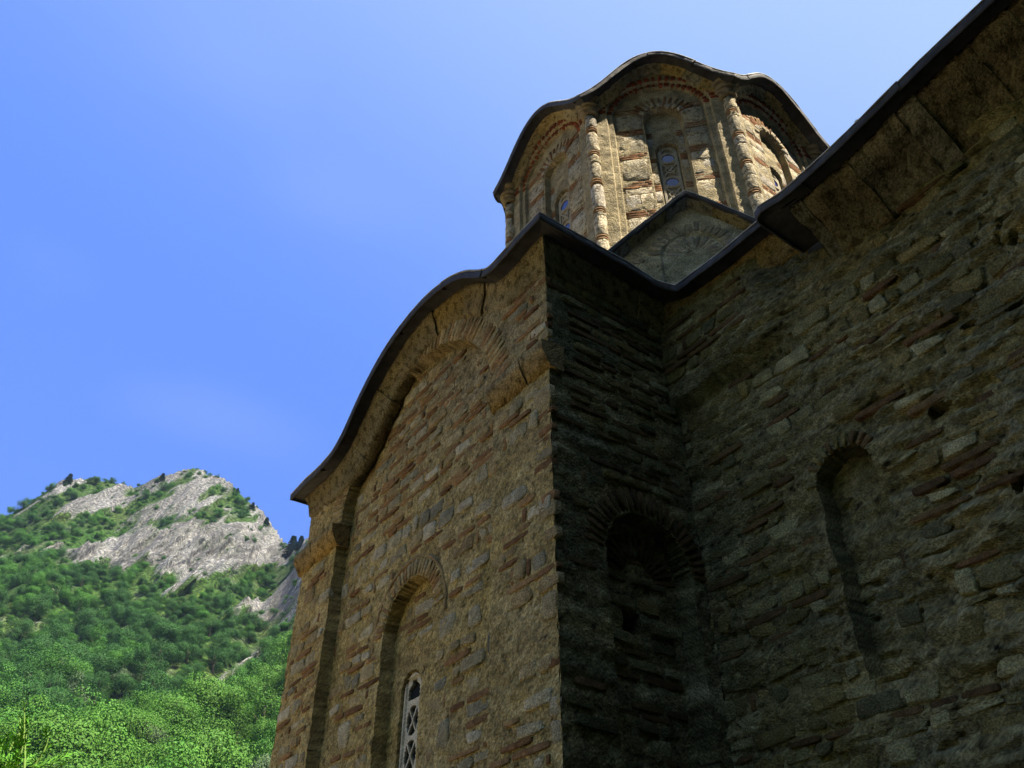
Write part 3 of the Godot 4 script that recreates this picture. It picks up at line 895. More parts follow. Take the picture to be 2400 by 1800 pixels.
	for k in 8:
		var phi := deg_to_rad(180 - 45 * k)
		var n := Vector3(cos(phi), 0, sin(phi))
		var u := Vector3(sin(phi), 0, -cos(phi))
		var hw := AP * tan(PI / 8)
		for i in 25:
			var t := -1.0 + i / 12.0
			if i == 24 and k < 7: continue
			var y := drum_top(t * 0.795)
			var y2 := drum_top(minf(t + 0.05, 1.0) * 0.795)
			var y1 := drum_top(maxf(t - 0.05, -1.0) * 0.795)
			var tg := Vector2((minf(t + 0.05, 1.0) - maxf(t - 0.05, -1.0)) * hw, y2 - y1).normalized()
			if absf(t) > 0.97: tg = Vector2(1, 0)
			path.append([DC + n * AP + u * (t * hw) + Vector3(0, y, 0), n + u * (tan(PI / 8) * pow(absf(t), 6.0) * signf(t)), u * tg.y + Vector3(0, -tg.x, 0)])
	eave(church, path, 0.21, 0.12, 1.25, "drum_cornice_block", "drum_roof_edge", 0.34, 0.05)
	var b := Buf.new()
	var rows := []
	for r in 6:
		var row := PackedVector3Array()
		for e in path:
			var p: Vector3 = e[0] + Vector3(0, 0.02, 0)
			var top := Vector3(DC.x, 11.55, DC.z)
			var q := p.lerp(top, r / 5.0)
			q.y = lerpf(p.y, 11.55, sin(r / 5.0 * PI / 2))
			row.append(q)
		rows.append(row)
	b.grid(rows, func(_p): return lin(0.42, 0.43, 0.45))
	obj("drum_roof", b.mesh(), M.metal, church)

func drum_block(f: Node3D, x0: float, x1: float, y0: float, y1: float, w: float) -> void:
	if y1 - y0 < 0.05 or x1 - x0 < 0.04: return
	var y := y0
	while y < y1 - 0.04:
		var h := minf(rf(0.16, 0.36), y1 - y)
		if y1 - y - h < 0.08: h = y1 - y
		var x := x0
		while x < x1 - 0.03:
			var l := minf(rf(0.16, 0.34), x1 - x)
			if x1 - x - l < 0.07: l = x1 - x
			block(f, "tufa_block", [Vector2(x + 0.003, y + 0.003), Vector2(x + l - 0.003, y + 0.003), Vector2(x + l - 0.003, y + h - 0.003), Vector2(x + 0.003, y + h - 0.003)], w, rf(-0.002, 0.007), tint(TUFA[rng.randi() % 4], rf(0.85, 1.15)), M.tufa, 9.0, 0.015, 0.010)
			x += l
		y += h

func lathe(prof: Array, c: Color, rough: float, sd: float) -> ArrayMesh:
	var rows := []
	for p in prof:
		var r := PackedVector3Array()
		for k in 17:
			var a := -TAU * (k % 16) / 16.0
			var d := Vector3(cos(a), 0, sin(a))
			var q: Vector3 = d * (p[1] + rough * (n_hi.get_noise_3d(d.x * 3.0 + sd, p[0] * 30.0, d.z * 3.0) + 0.4 * n_hi.get_noise_3d(d.x * 9.0 + sd, p[0] * 60.0, d.z * 9.0)))
			q.y = p[0]
			r.append(q)
		rows.append(r)
	var b := Buf.new()
	b.grid(rows, func(p): return tint(c, 1.0 + 0.4 * n_hi.get_noise_3d(p.x * 12.0 + sd, p.y * 14.0, p.z * 12.0)))
	return b.mesh()

# ------------------------------------------------------------------ windows
func build_windows(front: Node3D) -> void:
	# the transept's window: a pale slab pierced by a fan and two leaf-shaped lights with a cross in each
	var w := Node3D.new()
	w.name = "window"
	church.add_child(w, true)
	w.transform = front.transform * Transform3D(Basis(), Vector3(-1.80, 2.80, -0.234))
	var lights := func(u: float, v: float) -> bool:
		# v = 0 at the foot, the head's centre at 0.64
		var hw := 0.073
		for c in [0.235, 0.45]:
			var q := Vector2(u, v - c)
			var half := 0.092
			if absf(q.y) < half:
				var k := hw * sqrt(1.0 - pow(q.y / half, 2.0)) * (0.86 + 0.14 * absf(cos(q.y * 110.0)))
				if absf(u) < k:
					return absf(absf(u) - absf(q.y) * 0.62) > 0.0085
		var r := Vector2(u, v - 0.60)
		if v > 0.585 and r.length() < (0.115 if absf(u) < 0.03 else 0.09) and absf(u) < 0.074 * (0.86 + 0.14 * absf(cos(v * 110.0))): return true
		return false
	var slab := relief(-0.112, 0.112, 0.10, 0.76, 0.004, func(u, v):
		if not arc_top(u, v, 0.0, 0.110, 0.645): return NAN
		if lights.call(u, v): return -0.03
		return 0.004 if absf(u) < 0.092 and v < 0.645 + 0.08 else 0.016, func(u, v): return 0.002 * n_hi.get_noise_2d(u * 30, v * 30), func(u, v, ww): return lin(0.05, 0.05, 0.05) if ww < -0.02 else tint(lin(0.82, 0.76, 0.58), 1.0 + 0.25 * n_hi.get_noise_2d(u * 20, v * 20)))
	obj("tracery", slab, M.marble, w)
	box("pane", Vector3(-0.095, 0.1, -0.022), Vector3(0.095, 0.66, -0.014), lin(0.015, 0.016, 0.018), M.glass, w)
	# the drum's windows: strips of crosses and roundels
	var lat := func(u: float, v: float) -> bool:
		if absf(u) > 0.082: return false
		var cy := fposmod(v, 0.42)
		if cy < 0.17:
			var q := Vector2(u / 1.0, cy - 0.085)
			return q.length() < 0.068
		var y := cy - 0.295
		if absf(y) > 0.115: return false
		if absf(absf(u) - absf(y) * 0.72) < 0.014: return false
		if absf(Vector2(u, y).length() - 0.05) < 0.011: return false
		return true
	var slab2 := relief(-0.112, 0.112, 0.0, 1.64, 0.006, func(u, v):
		if not arc_top(u, v, 0.0, 0.11, 1.5): return NAN
		return -0.03 if lat.call(u, v - 0.06) and arc_top(u, v, 0.0, 0.085, 1.5) else 0.0, func(u, v): return 0.003 * n_hi.get_noise_2d(u * 30, v * 30), func(u, v, ww): return lin(0.03, 0.03, 0.03) if ww < -0.02 else tint(lin(0.44, 0.40, 0.31), 1.0 + 0.25 * n_hi.get_noise_2d(u * 20, v * 20)))
	for f in church.get_children():
		if not f.name.begins_with("drum_face"): continue
		if f.get_child_count() == 0: continue
		var g := Node3D.new()
		g.name = "window"
		church.add_child(g, true)
		g.transform = f.transform * Transform3D(Basis(), Vector3(0.03, 8.06, -0.195))
		obj("tracery", slab2, M.marble, g)
		for k in 4:
			var disc := CylinderMesh.new()
			disc.top_radius = 0.066; disc.bottom_radius = 0.066; disc.height = 0.004; disc.radial_segments = 24
			obj("pane", disc, M.blue, g, Transform3D(Basis(Vector3.RIGHT, PI / 2), Vector3(0, 0.145 + 0.42 * k, -0.012)))

# ------------------------------------------------------------------ the mountain
const RADIAL := Vector3(-0.422618, 0, -0.906308)
const ACROSS := Vector3(0.906308, 0, -0.422618)
const SKYLINE := [Vector2(-180, 14), Vector2(-80, 17), Vector2(-60, 18), Vector2(-42, 21.5), Vector2(-36.5, 24.0), Vector2(-34.8, 24.6), Vector2(-33.7, 25.9), Vector2(-32.4, 27.6), Vector2(-30.6, 28.3), Vector2(-28.6, 28.35), Vector2(-27.8, 28.3), Vector2(-26.8, 29.1), Vector2(-24.3, 30.4), Vector2(-23.0, 30.1), Vector2(-21.5, 29.8), Vector2(-20.2, 29.1), Vector2(-19.1, 28.5), Vector2(-17.2, 26.8), Vector2(-16.3, 26.3), Vector2(-14.8, 27.6), Vector2(-12, 28.5), Vector2(-4, 26), Vector2(15, 22), Vector2(60, 18), Vector2(180, 14)]

func skyline(az: float) -> float:
	for i in SKYLINE.size() - 1:
		if az <= SKYLINE[i + 1].x: return lerpf(SKYLINE[i].y, SKYLINE[i + 1].y, (az - SKYLINE[i].x) / (SKYLINE[i + 1].x - SKYLINE[i].x))
	return SKYLINE[-1].y

func ridge_at(az: float) -> float: return 405.0 + 25.0 * sin(az * 0.13) - 70.0 * smoothstep(-18.0, -14.5, az)

func hill(x: float, z: float) -> float:
	var r := Vector2(x, z).length()
	var az := rad_to_deg(atan2(x, -z))
	var rr := ridge_at(az)
	var top := rr * tan(deg_to_rad(skyline(az)))
	if r < 70: return -3.0
	if r > rr: return 1.6 + top - (r - rr) * 0.7 + 1.5 * n_lo.get_noise_2d(x, z)
	var t := (r - 70.0) / (rr - 70.0)
	var el := lerpf(2.0, skyline(az), pow(t, 0.82))
	var h := 1.6 + r * tan(deg_to_rad(el))
	var p := Vector3(x, 0, z).dot(ACROSS)
	var q := 0.8 * p - 0.6 * h          # across the beds, which climb to the right
	var fade := (1.0 - smoothstep(0.86, 1.0, t)) * smoothstep(0.0, 0.15, t)
	h += fade * (11.0 * n_lo.get_noise_2d(q * 0.35, r * 0.12) + 5.0 * n_mid.get_noise_2d(q * 0.045, r * 0.012))
	return h

func rockiness(x: float, z: float, h: float) -> float:
	var r := Vector2(x, z).length()
	var az := rad_to_deg(atan2(x, -z))
	var el := rad_to_deg(atan2(h - 1.6, r))
	var p := Vector3(x, 0, z).dot(ACROSS)
	var q := 0.82 * p - 0.57 * h
	var s := 0.57 * p + 0.82 * h
	var k := -0.72 + 1.3 * n_mid.get_noise_2d(q * 0.11, s * 0.03) + 0.9 * n_hi.get_noise_2d(q * 0.13, s * 0.05)
	k += 0.72 * smoothstep(21.0, 26.0, el)
	var line := 22.6 + (az + 28.0) * 0.32          # the long crag that climbs to the right
	k += 0.75 * exp(-pow((el - line - 0.6) / 1.3, 2.0)) * smoothstep(-29.5, -27.0, az)
	k += 0.5 * exp(-pow((az + 20.0) / 2.6, 2.0)) * smoothstep(23.5, 26.0, el)
	k += 0.25 * exp(-pow((az + 31.0) / 2.0, 2.0)) * smoothstep(25.5, 27.0, el)
	var low := 14.0 + (az + 22.0) * 1.3            # a broken rib low on the right
	k += 0.68 * exp(-pow((el - low) / 1.1, 2.0)) * smoothstep(-24.0, -21.5, az)
	k += 0.7 * exp(-pow((az + 23.7) / 0.7, 2.0) - pow((el - 16.9) / 0.9, 2.0))
	return k

func build_mountain() -> void:
	var s0 := -260.0
	var s1 := 230.0
	var r0 := 60.0
	var r1 := 560.0
	var ns := 520
	var nr := 450
	var rows := []
	var nfine := FastNoiseLite.new()
	nfine.seed = 77
	nfine.fractal_type = FastNoiseLite.FRACTAL_RIDGED
	nfine.fractal_octaves = 4
	nfine.frequency = 0.05
	for j in nr + 1:
		var row := PackedVector3Array()
		for i in ns + 1:
			var p := ACROSS * lerpf(s0, s1, i / float(ns)) + RADIAL * lerpf(r0, r1, j / float(nr))
			var h := hill(p.x, p.z)
			p.y = h
			if h > 2.0:
				var k := smoothstep(-0.1, 0.2, rockiness(p.x, p.z, h))
				var a := p.dot(ACROSS)
				var q := 0.82 * a - 0.57 * h
				var s := 0.57 * a + 0.82 * h
				var fq := 0.95 * a - 0.31 * h      # the fissures stand steeper than the beds
				var fs := 0.31 * a + 0.95 * h
				var d := nfine.get_noise_2d((0.88 * a - 0.47 * h) * 0.8, (0.47 * a + 0.88 * h) * 0.2) * 4.0 * k + nfine.get_noise_2d(fq * 2.4 + 300.0, fs * 0.45) * 4.6 * k + nfine.get_noise_2d(fq * 6.0 + 100.0, fs * 1.6) * 2.0 * k
				d *= lerpf(1.0, 0.35, smoothstep(0.86, 0.97, Vector2(p.x, p.z).length() / ridge_at(rad_to_deg(atan2(p.x, -p.z)))))
				p += (-RADIAL * 0.75 + Vector3.UP * 0.5 + ACROSS * 0.3) * d
			row.append(p)
		rows.append(row)
	var b := Buf.new()
	b.grid(rows, func(p: Vector3):
		var k := smoothstep(-0.08, 0.12, rockiness(p.x, p.z, hill(p.x, p.z)))
		var a := p.dot(ACROSS)
		var q := 0.82 * a - 0.57 * p.y
		var s := 0.57 * a + 0.82 * p.y
		var rock := lin(0.315, 0.335, 0.36)
		rock = mix3(rock, lin(0.42, 0.42, 0.41), 0.5 * n_mid.get_noise_2d(q * 0.08, s * 0.04) + 0.1)
		rock = tint(rock, 1.0 + 0.6 * n_hi.get_noise_2d((0.95 * a - 0.31 * p.y) * 0.2, (0.31 * a + 0.95 * p.y) * 0.04) + 0.25 * n_hi.get_noise_2d(q * 0.4 + 9.0, s * 0.12))
		var grass := mix3(lin(0.05, 0.15, 0.024), lin(0.10, 0.18, 0.045), 0.5 + n_mid.get_noise_2d(a * 0.1, p.y * 0.1))
		return mix3(grass, rock, k + 0.35 * n_hi.get_noise_2d(q * 0.2, s * 0.08)), false, 1.0)
	var m := obj("mountain", b.mesh(), M.rock, self)
	tag(m, "steep wooded canyon mountain with a grey limestone summit", "", "", "structure")

func crown_mesh(sd: int, leaves: int, size: float, tall: float) -> ArrayMesh:
	var g := RandomNumberGenerator.new()
	g.seed = sd
	var lobes := []
	for k in 15:
		var d := Vector3(g.randfn(), g.randfn() * 0.8 + 0.15, g.randfn()).normalized()
		var r := g.randf_range(0.25, 0.48)
		lobes.append([Vector3(d.x, d.y * tall, d.z) * g.randf_range(0.35, 0.72), r, g.randf_range(0.75, 1.25)])
	lobes.append([Vector3(0, 0, 0), 0.55, 0.8])
	var b := Buf.new()
	for i in leaves:
		var l = lobes[g.randi() % lobes.size()]
		var d := Vector3(g.randfn(), g.randfn() + 0.25, g.randfn()).normalized()
		var p: Vector3 = l[0] + d * l[1] * (1.0 - 0.35 * pow(g.randf(), 2.0))
		var no := (d + p.normalized() * 0.4 + Vector3(g.randfn(), g.randfn(), g.randfn()) * 0.45).normalized()
		var t := no.cross(Vector3(g.randfn(), g.randfn(), g.randfn())).normalized()
		var u := no.cross(t)
		var s := size * g.randf_range(0.6, 1.3)
		var c := tint(lin(1, 1, 1), l[2] * g.randf_range(0.65, 1.35))
		c = Color(c.r * g.randf_range(0.85, 1.2), c.g, c.b * g.randf_range(0.8, 1.2))
		var q := [p - t * s, p - u * s * 0.55 + no * s * 0.15, p + t * s, p + u * s * 0.55 + no * s * 0.15]
		var k := b.v.size()
		for x in q: b.vert(x, no, c, Vector2(x.x, x.y))
		# clockwise seen from the side of no
		if (q[1] - q[0]).cross(q[2] - q[0]).dot(no) > 0.0:
			b.tri(k, k + 2, k + 1); b.tri(k, k + 3, k + 2)
		else:
			b.tri(k, k + 1, k + 2); b.tri(k, k + 2, k + 3)
	return b.mesh()

func trunk_mesh() -> ArrayMesh:
	var b := Buf.new()
	var rows := []
	for j in 5:
		var row := PackedVector3Array()
		for k in 8:
			var a := -TAU * (k % 7) / 7.0
			row.append(Vector3(cos(a), 0, sin(a)) * lerpf(0.09, 0.045, j / 4.0) + Vector3(0.03 * sin(j * 1.3), lerpf(-1.5, 0.3, j / 4.0), 0))
		rows.append(row)
	b.grid(rows, func(_p): return lin(0.09, 0.075, 0.055))
	for k in 4:
		var d := Vector3(cos(k * 1.7), 1.0, sin(k * 1.7)) * 0.45
		var r2 := []
		for j in 3:
			var row := PackedVector3Array()
			for i in 6:
				var a := -TAU * (i % 5) / 5.0
				row.append(Vector3(cos(a), 0, sin(a)) * lerpf(0.04, 0.012, j / 2.0) + Vector3(0, -0.3, 0) + d * (j / 2.0))
			r2.append(row)
		b.grid(r2, func(_p): return lin(0.09, 0.075, 0.055))
	return b.mesh()

func pine_mesh() -> ArrayMesh:
	var g := RandomNumberGenerator.new()
	g.seed = 5
	var b := Buf.new()
	for i in 700:
		var y := pow(g.randf(), 1.3)
		var r := (1.0 - y) * 0.42 * g.randf_range(0.3, 1.0) + 0.03
		var tier := absf(sin(y * 17.0))
		var a := g.randf() * TAU
		var d := Vector3(cos(a), 0, sin(a))
		var p := d * r * (0.6 + 0.4 * tier) + Vector3(0, y * 2.0, 0)
		var t := (d + Vector3(0, -0.2, 0)).normalized()
		var no := (Vector3.UP + d * 0.5 + Vector3(g.randfn(), g.randfn(), g.randfn()) * 0.4).normalized()
		var u := no.cross(t).normalized()
		var c := tint(lin(1, 1, 1), g.randf_range(0.6, 1.3))
		b.flat(p - t * 0.09, p + t * 0.09 + u * 0.03, p + t * 0.09 - u * 0.03, no, c)
	return b.mesh()

func in_frame(p: Vector3) -> Vector2:      # only to choose which trees get a node and a label of their own
	var f := deg_to_rad(38.5)
	var r := p - CAM
	var z := r.y * sin(f) - r.z * cos(f)
	var y := r.y * cos(f) + r.z * sin(f)
	return Vector2(0.5 + r.x / z * 0.8138, 0.5 - y / z * 1.085) if z > 1.0 else Vector2(-9, -9)

func build_trees() -> void:
	var crowns := [crown_mesh(1, 9500, 0.027, 1.0), crown_mesh(2, 9500, 0.026, 1.15), crown_mesh(3, 8600, 0.029, 0.85), crown_mesh(4, 8600, 0.027, 1.3), crown_mesh(5, 9500, 0.025, 0.95)]
	var trunk := trunk_mesh()
	var greens := [lin(0.052, 0.163, 0.022), lin(0.073, 0.194, 0.026), lin(0.031, 0.103, 0.021), lin(0.068, 0.175, 0.024), lin(0.099, 0.159, 0.077)]
	var tones := ["mid green", "fresh green", "dark green", "yellow-green", "silvery green"]
	var leaf_mats := []
	for c in greens:
		var m: StandardMaterial3D = M.leaf.duplicate()
		m.albedo_color = Color(c.r, c.g, c.b).linear_to_srgb()
		leaf_mats.append(m)
	var all := []
	var scrub := []
	var r := 84.0
	while r < 440.0:
		var step := lerpf(6.2, 3.9, (r - 84.0) / 350.0)
		var s := -230.0
		while s < 150.0:
			var p := ACROSS * (s + rf(-1.8, 1.8)) + RADIAL * (r + rf(-1.8, 1.8))
			s += step
			p.y = hill(p.x, p.z)
			if p.y < 1.0: continue
			var az := rad_to_deg(atan2(p.x, -p.z))
			if Vector2(p.x, p.z).length() > ridge_at(az) + 4.0: continue
			var k := rockiness(p.x, p.z, p.y)
			var el := rad_to_deg(atan2(p.y - 1.6, Vector2(p.x, p.z).length()))
			var keep := 1.0 - smoothstep(-0.2, 0.15, k)
			keep *= lerpf(1.0, 0.72, smoothstep(18.0, 27.0, el))
			if k < 0.5 and k > 0.0: keep = maxf(keep, 0.30)
			if k >= 0.5: keep = maxf(keep, 0.22)
			if rng.randf() > keep: continue
			var size := lerpf(6.0, 2.5, smoothstep(12.0, 26.0, el)) * (rf(0.55, 1.05) if rng.randf() < 0.75 else rf(1.05, 1.4))
			if k > -0.15: size *= 0.6
			var t := n_mid.get_noise_2d(p.x * 0.03, p.z * 0.03 + p.y * 0.03) + rf(-0.35, 0.35)
			var tone := 2 if t < -0.28 else 0 if t < 0.05 else 1 if t < 0.3 else 3
			if el < 17.0 and rng.randf() < 0.09: tone = 4
			var basis := Basis(Vector3.UP, rf(0, TAU)).scaled(Vector3(1, rf(0.85, 1.2), 1) * size)
			# low scrub round about
			for q in (2 if el > 17.0 else 1):
				var sp := p + ACROSS * rf(-3.0, 3.0) + RADIAL * rf(-3.0, 3.0)
				sp.y = hill(sp.x, sp.z)
				scrub.append([Transform3D(Basis(Vector3.UP, rf(0, TAU)).scaled(Vector3(1.2, 0.8, 1.2) * rf(0.6, 1.5)), sp + Vector3(0, 0.3, 0)), tint(greens[rng.randi() % 4], rf(0.8, 1.2))])
			all.append({"p": p + Vector3(0, size * 0.75, 0), "b": basis, "v": rng.randi() % 5, "tone": tone, "size": size, "f": in_frame(p + Vector3(0, size, 0)), "app": 0.0, "el": el})
		r += step * 0.9
	for t in all:
		var f: Vector2 = t.f
		# behind the church nothing of them shows
		if f.x > 0.0 and f.x < 0.30 - 0.03 * f.y and f.y > 0.55 and f.y < 1.02: t.app = t.size / (t.p as Vector3).length() * (1.5 if t.el > 25.0 else 1.0)
	all.sort_custom(func(a, b): return a.app > b.app)
	var own := []
	var xforms := []
	var cols := []
	for v in 5: xforms.append([]); cols.append([])
	for t in all:
		var apart := true
		for o in own:
			if (o.f as Vector2).distance_to(t.f) < 0.017: apart = false
		if t.app > 0.0 and own.size() < 110 and apart:
			own.append(t)
		else:
			xforms[t.v].append(Transform3D(t.b, t.p))
			cols[t.v].append(tint(greens[t.tone], rf(0.85, 1.15)))
	for e in scrub:
		xforms[3].append(e[0]); cols[3].append(e[1])
	var forest := Node3D.new()
	forest.name = "forest"
	add_child(forest)
	tag(forest, "dense broadleaf woods and scrub covering the mountain slope", "forest", "", "stuff")
	for v in 5:
		var mm := MultiMesh.new()
		mm.transform_format = MultiMesh.TRANSFORM_3D
		mm.use_colors = true
		mm.mesh = crowns[v]
		mm.instance_count = xforms[v].size()
		for i in xforms[v].size():
			mm.set_instance_transform(i, xforms[v][i])
			mm.set_instance_color(i, cols[v][i])
		var mi := MultiMeshInstance3D.new()
		mi.name = "tree_crowns"
		mi.multimesh = mm
		mi.material_override = M.leaf
		tag(mi, "", "", "", "stuff")
		forest.add_child(mi, true)
	# the trees that stand out, each with a label that says where on the slope it grows
	own.sort_custom(func(a, b): return a.f.x < b.f.x)
	var places := {}
	for t in own:
		var f: Vector2 = t.f
		var across := "below the left summit" if f.x < 0.13 else "below the main summit" if f.x < 0.235 else "beside the church"
		var up := "at the slope's foot" if f.y > 0.93 else "low on the slope" if f.y > 0.86 else "halfway up" if f.y > 0.78 else "just under the crags" if f.y > 0.70 else "high among the crags"
		t.place = tones[t.tone] + " broadleaf tree " + up + " " + across
		if not places.has(t.place): places[t.place] = []
		places[t.place].append(t)
	var proto := {}
	for t in own:
		var list: Array = places[t.place]
		var label: String = t.place
		if list.size() > 1:
			var n := list.find(t)
			label = (["leftmost", "second from left", "third from left", "fourth from left", "fifth from left", "sixth from left", "seventh from left", "eighth from left", "ninth from left", "tenth from left", "eleventh from left", "twelfth from left", "13th from left", "14th from left", "15th from left", "16th from left"][mini(n, 15)] if n < list.size() - 1 else "rightmost") + " " + label
		var key := "%d_%d" % [t.v, t.tone]
		var o: Node3D
		if proto.has(key):
			o = proto[key].duplicate()
		else:
			o = Node3D.new()
			proto[key] = o
			obj("crown", crowns[t.v], leaf_mats[t.tone], o)
			obj("trunk", trunk, M.bark, o)
		o.name = "broadleaf_tree"
		add_child(o, true)
		o.transform = Transform3D(t.b, t.p)
		tag(o, label, "tree", "trees on the mountain slope")
	# dark pines on the skyline
	var pm := pine_mesh()
	var dark: StandardMaterial3D = M.needle.duplicate()
	dark.albedo_color = Color(0.02, 0.05, 0.025).linear_to_srgb()
	var first: Node3D
	for e in [[-16.25, 7.5, "dark pine on the saddle beside the church wall"], [-15.7, 5.0, "small dark pine on the saddle, right of the larger one"], [-18.4, 4.5, "dark pine clinging to the right-hand edge of the summit crag"], [-26.2, 4.6, "lone dark pine just left of the main summit"], [-31.9, 6.0, "dark pine at the left end of the left summit"], [-20.9, 4.2, "dark pine on the skyline right of the main summit"], [-19.6, 4.0, "low dark pine midway down the summit's right-hand edge"]]:
		var rr := ridge_at(e[0]) - 4.0
		var a := deg_to_rad(e[0])
		var o: Node3D
		if first: o = first.duplicate()
		else:
			o = Node3D.new()
			first = o
			obj("crown", pm, dark, o)
			obj("trunk", trunk, M.bark, o)
		o.name = "pine_tree"
		add_child(o, true)
		var p := Vector3(sin(a) * rr, 0, -cos(a) * rr)
		p.y = hill(p.x, p.z) - 1.0
		o.transform = Transform3D(Basis(Vector3.UP, e[0]).scaled(Vector3(1.25, 0.62, 1.25) * e[1]), p)
		tag(o, e[2], "tree", "pines on the skyline")

# ------------------------------------------------------------------ young conifer in front of the woods
func ribbon(b: Buf, p: Vector3, d: Vector3, side: Vector3, l: float, w: float, c: Color) -> void:
	var no := side.cross(d).normalized()
	if no.y < 0: no = -no
	b.flat(p - side * w * 0.5, p + side * w * 0.5, p + d * l * 0.55 + side * w * 0.62, no, c)
	b.flat(p - side * w * 0.5, p + d * l * 0.55 + side * w * 0.62, p + d * l * 0.55 - side * w * 0.62, no, c)
	b.flat(p + d * l * 0.55 - side * w * 0.62, p + d * l * 0.55 + side * w * 0.62, p + d * l, no, c)

func spray(b: Buf, p: Vector3, d: Vector3, l: float, up: float, g: RandomNumberGenerator) -> void:
	var side := d.cross(Vector3(g.randfn() * 0.4, 1, g.randfn() * 0.4)).normalized()
	var q := p
	var dir := d
	var n := int(l / 0.055)
	for i in n:
		var t := i / float(n)
		var c := tint(lin(0.075, 0.21, 0.02), g.randf_range(0.6, 1.35) * lerpf(0.7, 1.25, t))
		ribbon(b, q, dir, side, 0.075, 0.016, c)
		for s in [-1.0, 1.0]:
			if g.randf() < 0.2: continue
			var td: Vector3 = (dir * 0.8 + side * s * 0.7 + Vector3(g.randfn() * 0.15, g.randf_range(-0.1, 0.3), g.randfn() * 0.15)).normalized()
			var tl := l * 0.5 * (1.0 - t) * g.randf_range(0.5, 1.2) + 0.05
			ribbon(b, q, td, td.cross(dir.cross(side)).normalized(), tl, 0.017, tint(c, g.randf_range(0.8, 1.25)))
		q += dir * 0.055
		dir = (dir + Vector3(0, up * 0.08, 0)).normalized()

# unseen bank, added and shaped to keep sun and sky off the lower walls
func shade_bank_height(az: float, r: float) -> float:
	var steep := smoothstep(104.0, 110.0, az) * (1.0 - smoothstep(158.0, 176.0, az))
	var edge := smoothstep(70.0, 90.0, az) * (1.0 - smoothstep(200.0, 232.0, az))
	var t := clampf((r - 8.5) / 3.0, 0.0, 1.0)
	var top := lerpf(11.0, 31.5, steep)
	return -0.5 + edge * (t * top + maxf(0.0, r - 11.5) * lerpf(0.8, 1.2, steep)) + 1.2 * n_lo.get_noise_2d(az * 4.0, r * 6.0) * edge * t

func build_shade_bank() -> void:
	var b := Buf.new()
	var rows := []
	for j in 25:
		var r := 8.0 + j * 0.25 if j < 17 else 12.0 + (j - 16) * 12.0
		var row := PackedVector3Array()
		for i in 61:
			var az := lerpf(66.0, 242.0, i / 60.0)
			var a := deg_to_rad(az)
			row.append(Vector3(sin(a) * r + 1.0, shade_bank_height(az, r), -cos(a) * r - 1.0))
		rows.append(row)
	b.grid(rows, func(p: Vector3): return tint(lin(0.05, 0.08, 0.03), 1.0 + 0.5 * n_mid.get_noise_2d(p.x * 0.4, p.z * 0.4)))
	tag(obj("added_shade_slope", b.mesh(), M.bark, self), "added unseen slope that shades the lower walls", "", "", "structure")

func build_conifer() -> void:
	var g := RandomNumberGenerator.new()
	g.seed = 31
	var o := Node3D.new()
	o.name = "young_conifer"
	add_child(o)
	o.position = Vector3(-7.45, 0.52, -13.3)
	tag(o, "bright yellow-green young conifer with feathery upright shoots at the lower left", "conifer")
	var tb := Buf.new()
	var rows := []
	for j in 12:
		var row := PackedVector3Array()
		for k in 9:
			var a := -TAU * (k % 8) / 8.0
			row.append(Vector3(cos(a), 0, sin(a)) * lerpf(0.09, 0.012, j / 11.0) + Vector3(0.05 * sin(j * 0.8), j * 0.43, 0.04 * cos(j)))
		rows.append(row)
	tb.grid(rows, func(_p): return lin(0.10, 0.08, 0.05))
	obj("trunk", tb.mesh(), M.bark, o)
	# upright leaders with bare, pale green stems
	for k in 7:
		var lead := Node3D.new()
		var base := Vector3(g.randf_range(-0.5, 0.75), g.randf_range(3.9, 4.3), g.randf_range(-0.4, 0.4))
		var tip := base + Vector3(g.randf_range(-0.15, 0.15), g.randf_range(0.5, 1.0), g.randf_range(-0.1, 0.1))
		var b := Buf.new()
		var rr := []
		for j in 7:
			var row := PackedVector3Array()
			var t := j / 6.0
			var c := base.lerp(tip, t) + Vector3(0.05 * sin(t * 4.0 + k), 0, 0)
			for i in 6:
				var a := -TAU * (i % 5) / 5.0
				row.append(c + Vector3(cos(a), 0, sin(a)) * lerpf(0.028, 0.008, t))
			rr.append(row)
		b.grid(rr, func(_p): return lin(0.16, 0.27, 0.06))
		for i in 11:
			var t := g.randf_range(0.05, 1.0)
			var a := g.randf() * TAU
			spray(b, base.lerp(tip, t), Vector3(cos(a), g.randf_range(0.5, 1.3), sin(a)).normalized(), g.randf_range(0.14, 0.34) * (1.2 - t * 0.5), 1.0, g)
		lead.free()
		obj("shoot", b.mesh(), M.needle, o)
	# skirts of sprays below
	for ring_ in 9:
		var b := Buf.new()
		var y := 4.35 - ring_ * 0.42
		for i in (16 + ring_ * 2 if ring_ < 4 else 12):
			var a := g.randf() * TAU
			var rad := 0.25 + (4.6 - y) * 0.22
			var d := Vector3(cos(a), g.randf_range(0.1, 0.7), sin(a)).normalized()
			spray(b, Vector3(cos(a), 0, sin(a)) * rad * g.randf_range(0.2, 0.9) + Vector3(0, y + g.randf_range(-0.2, 0.2), 0), d, g.randf_range(0.4, 0.7), 0.6, g)
		obj("branch_tier", b.mesh(), M.needle, o)

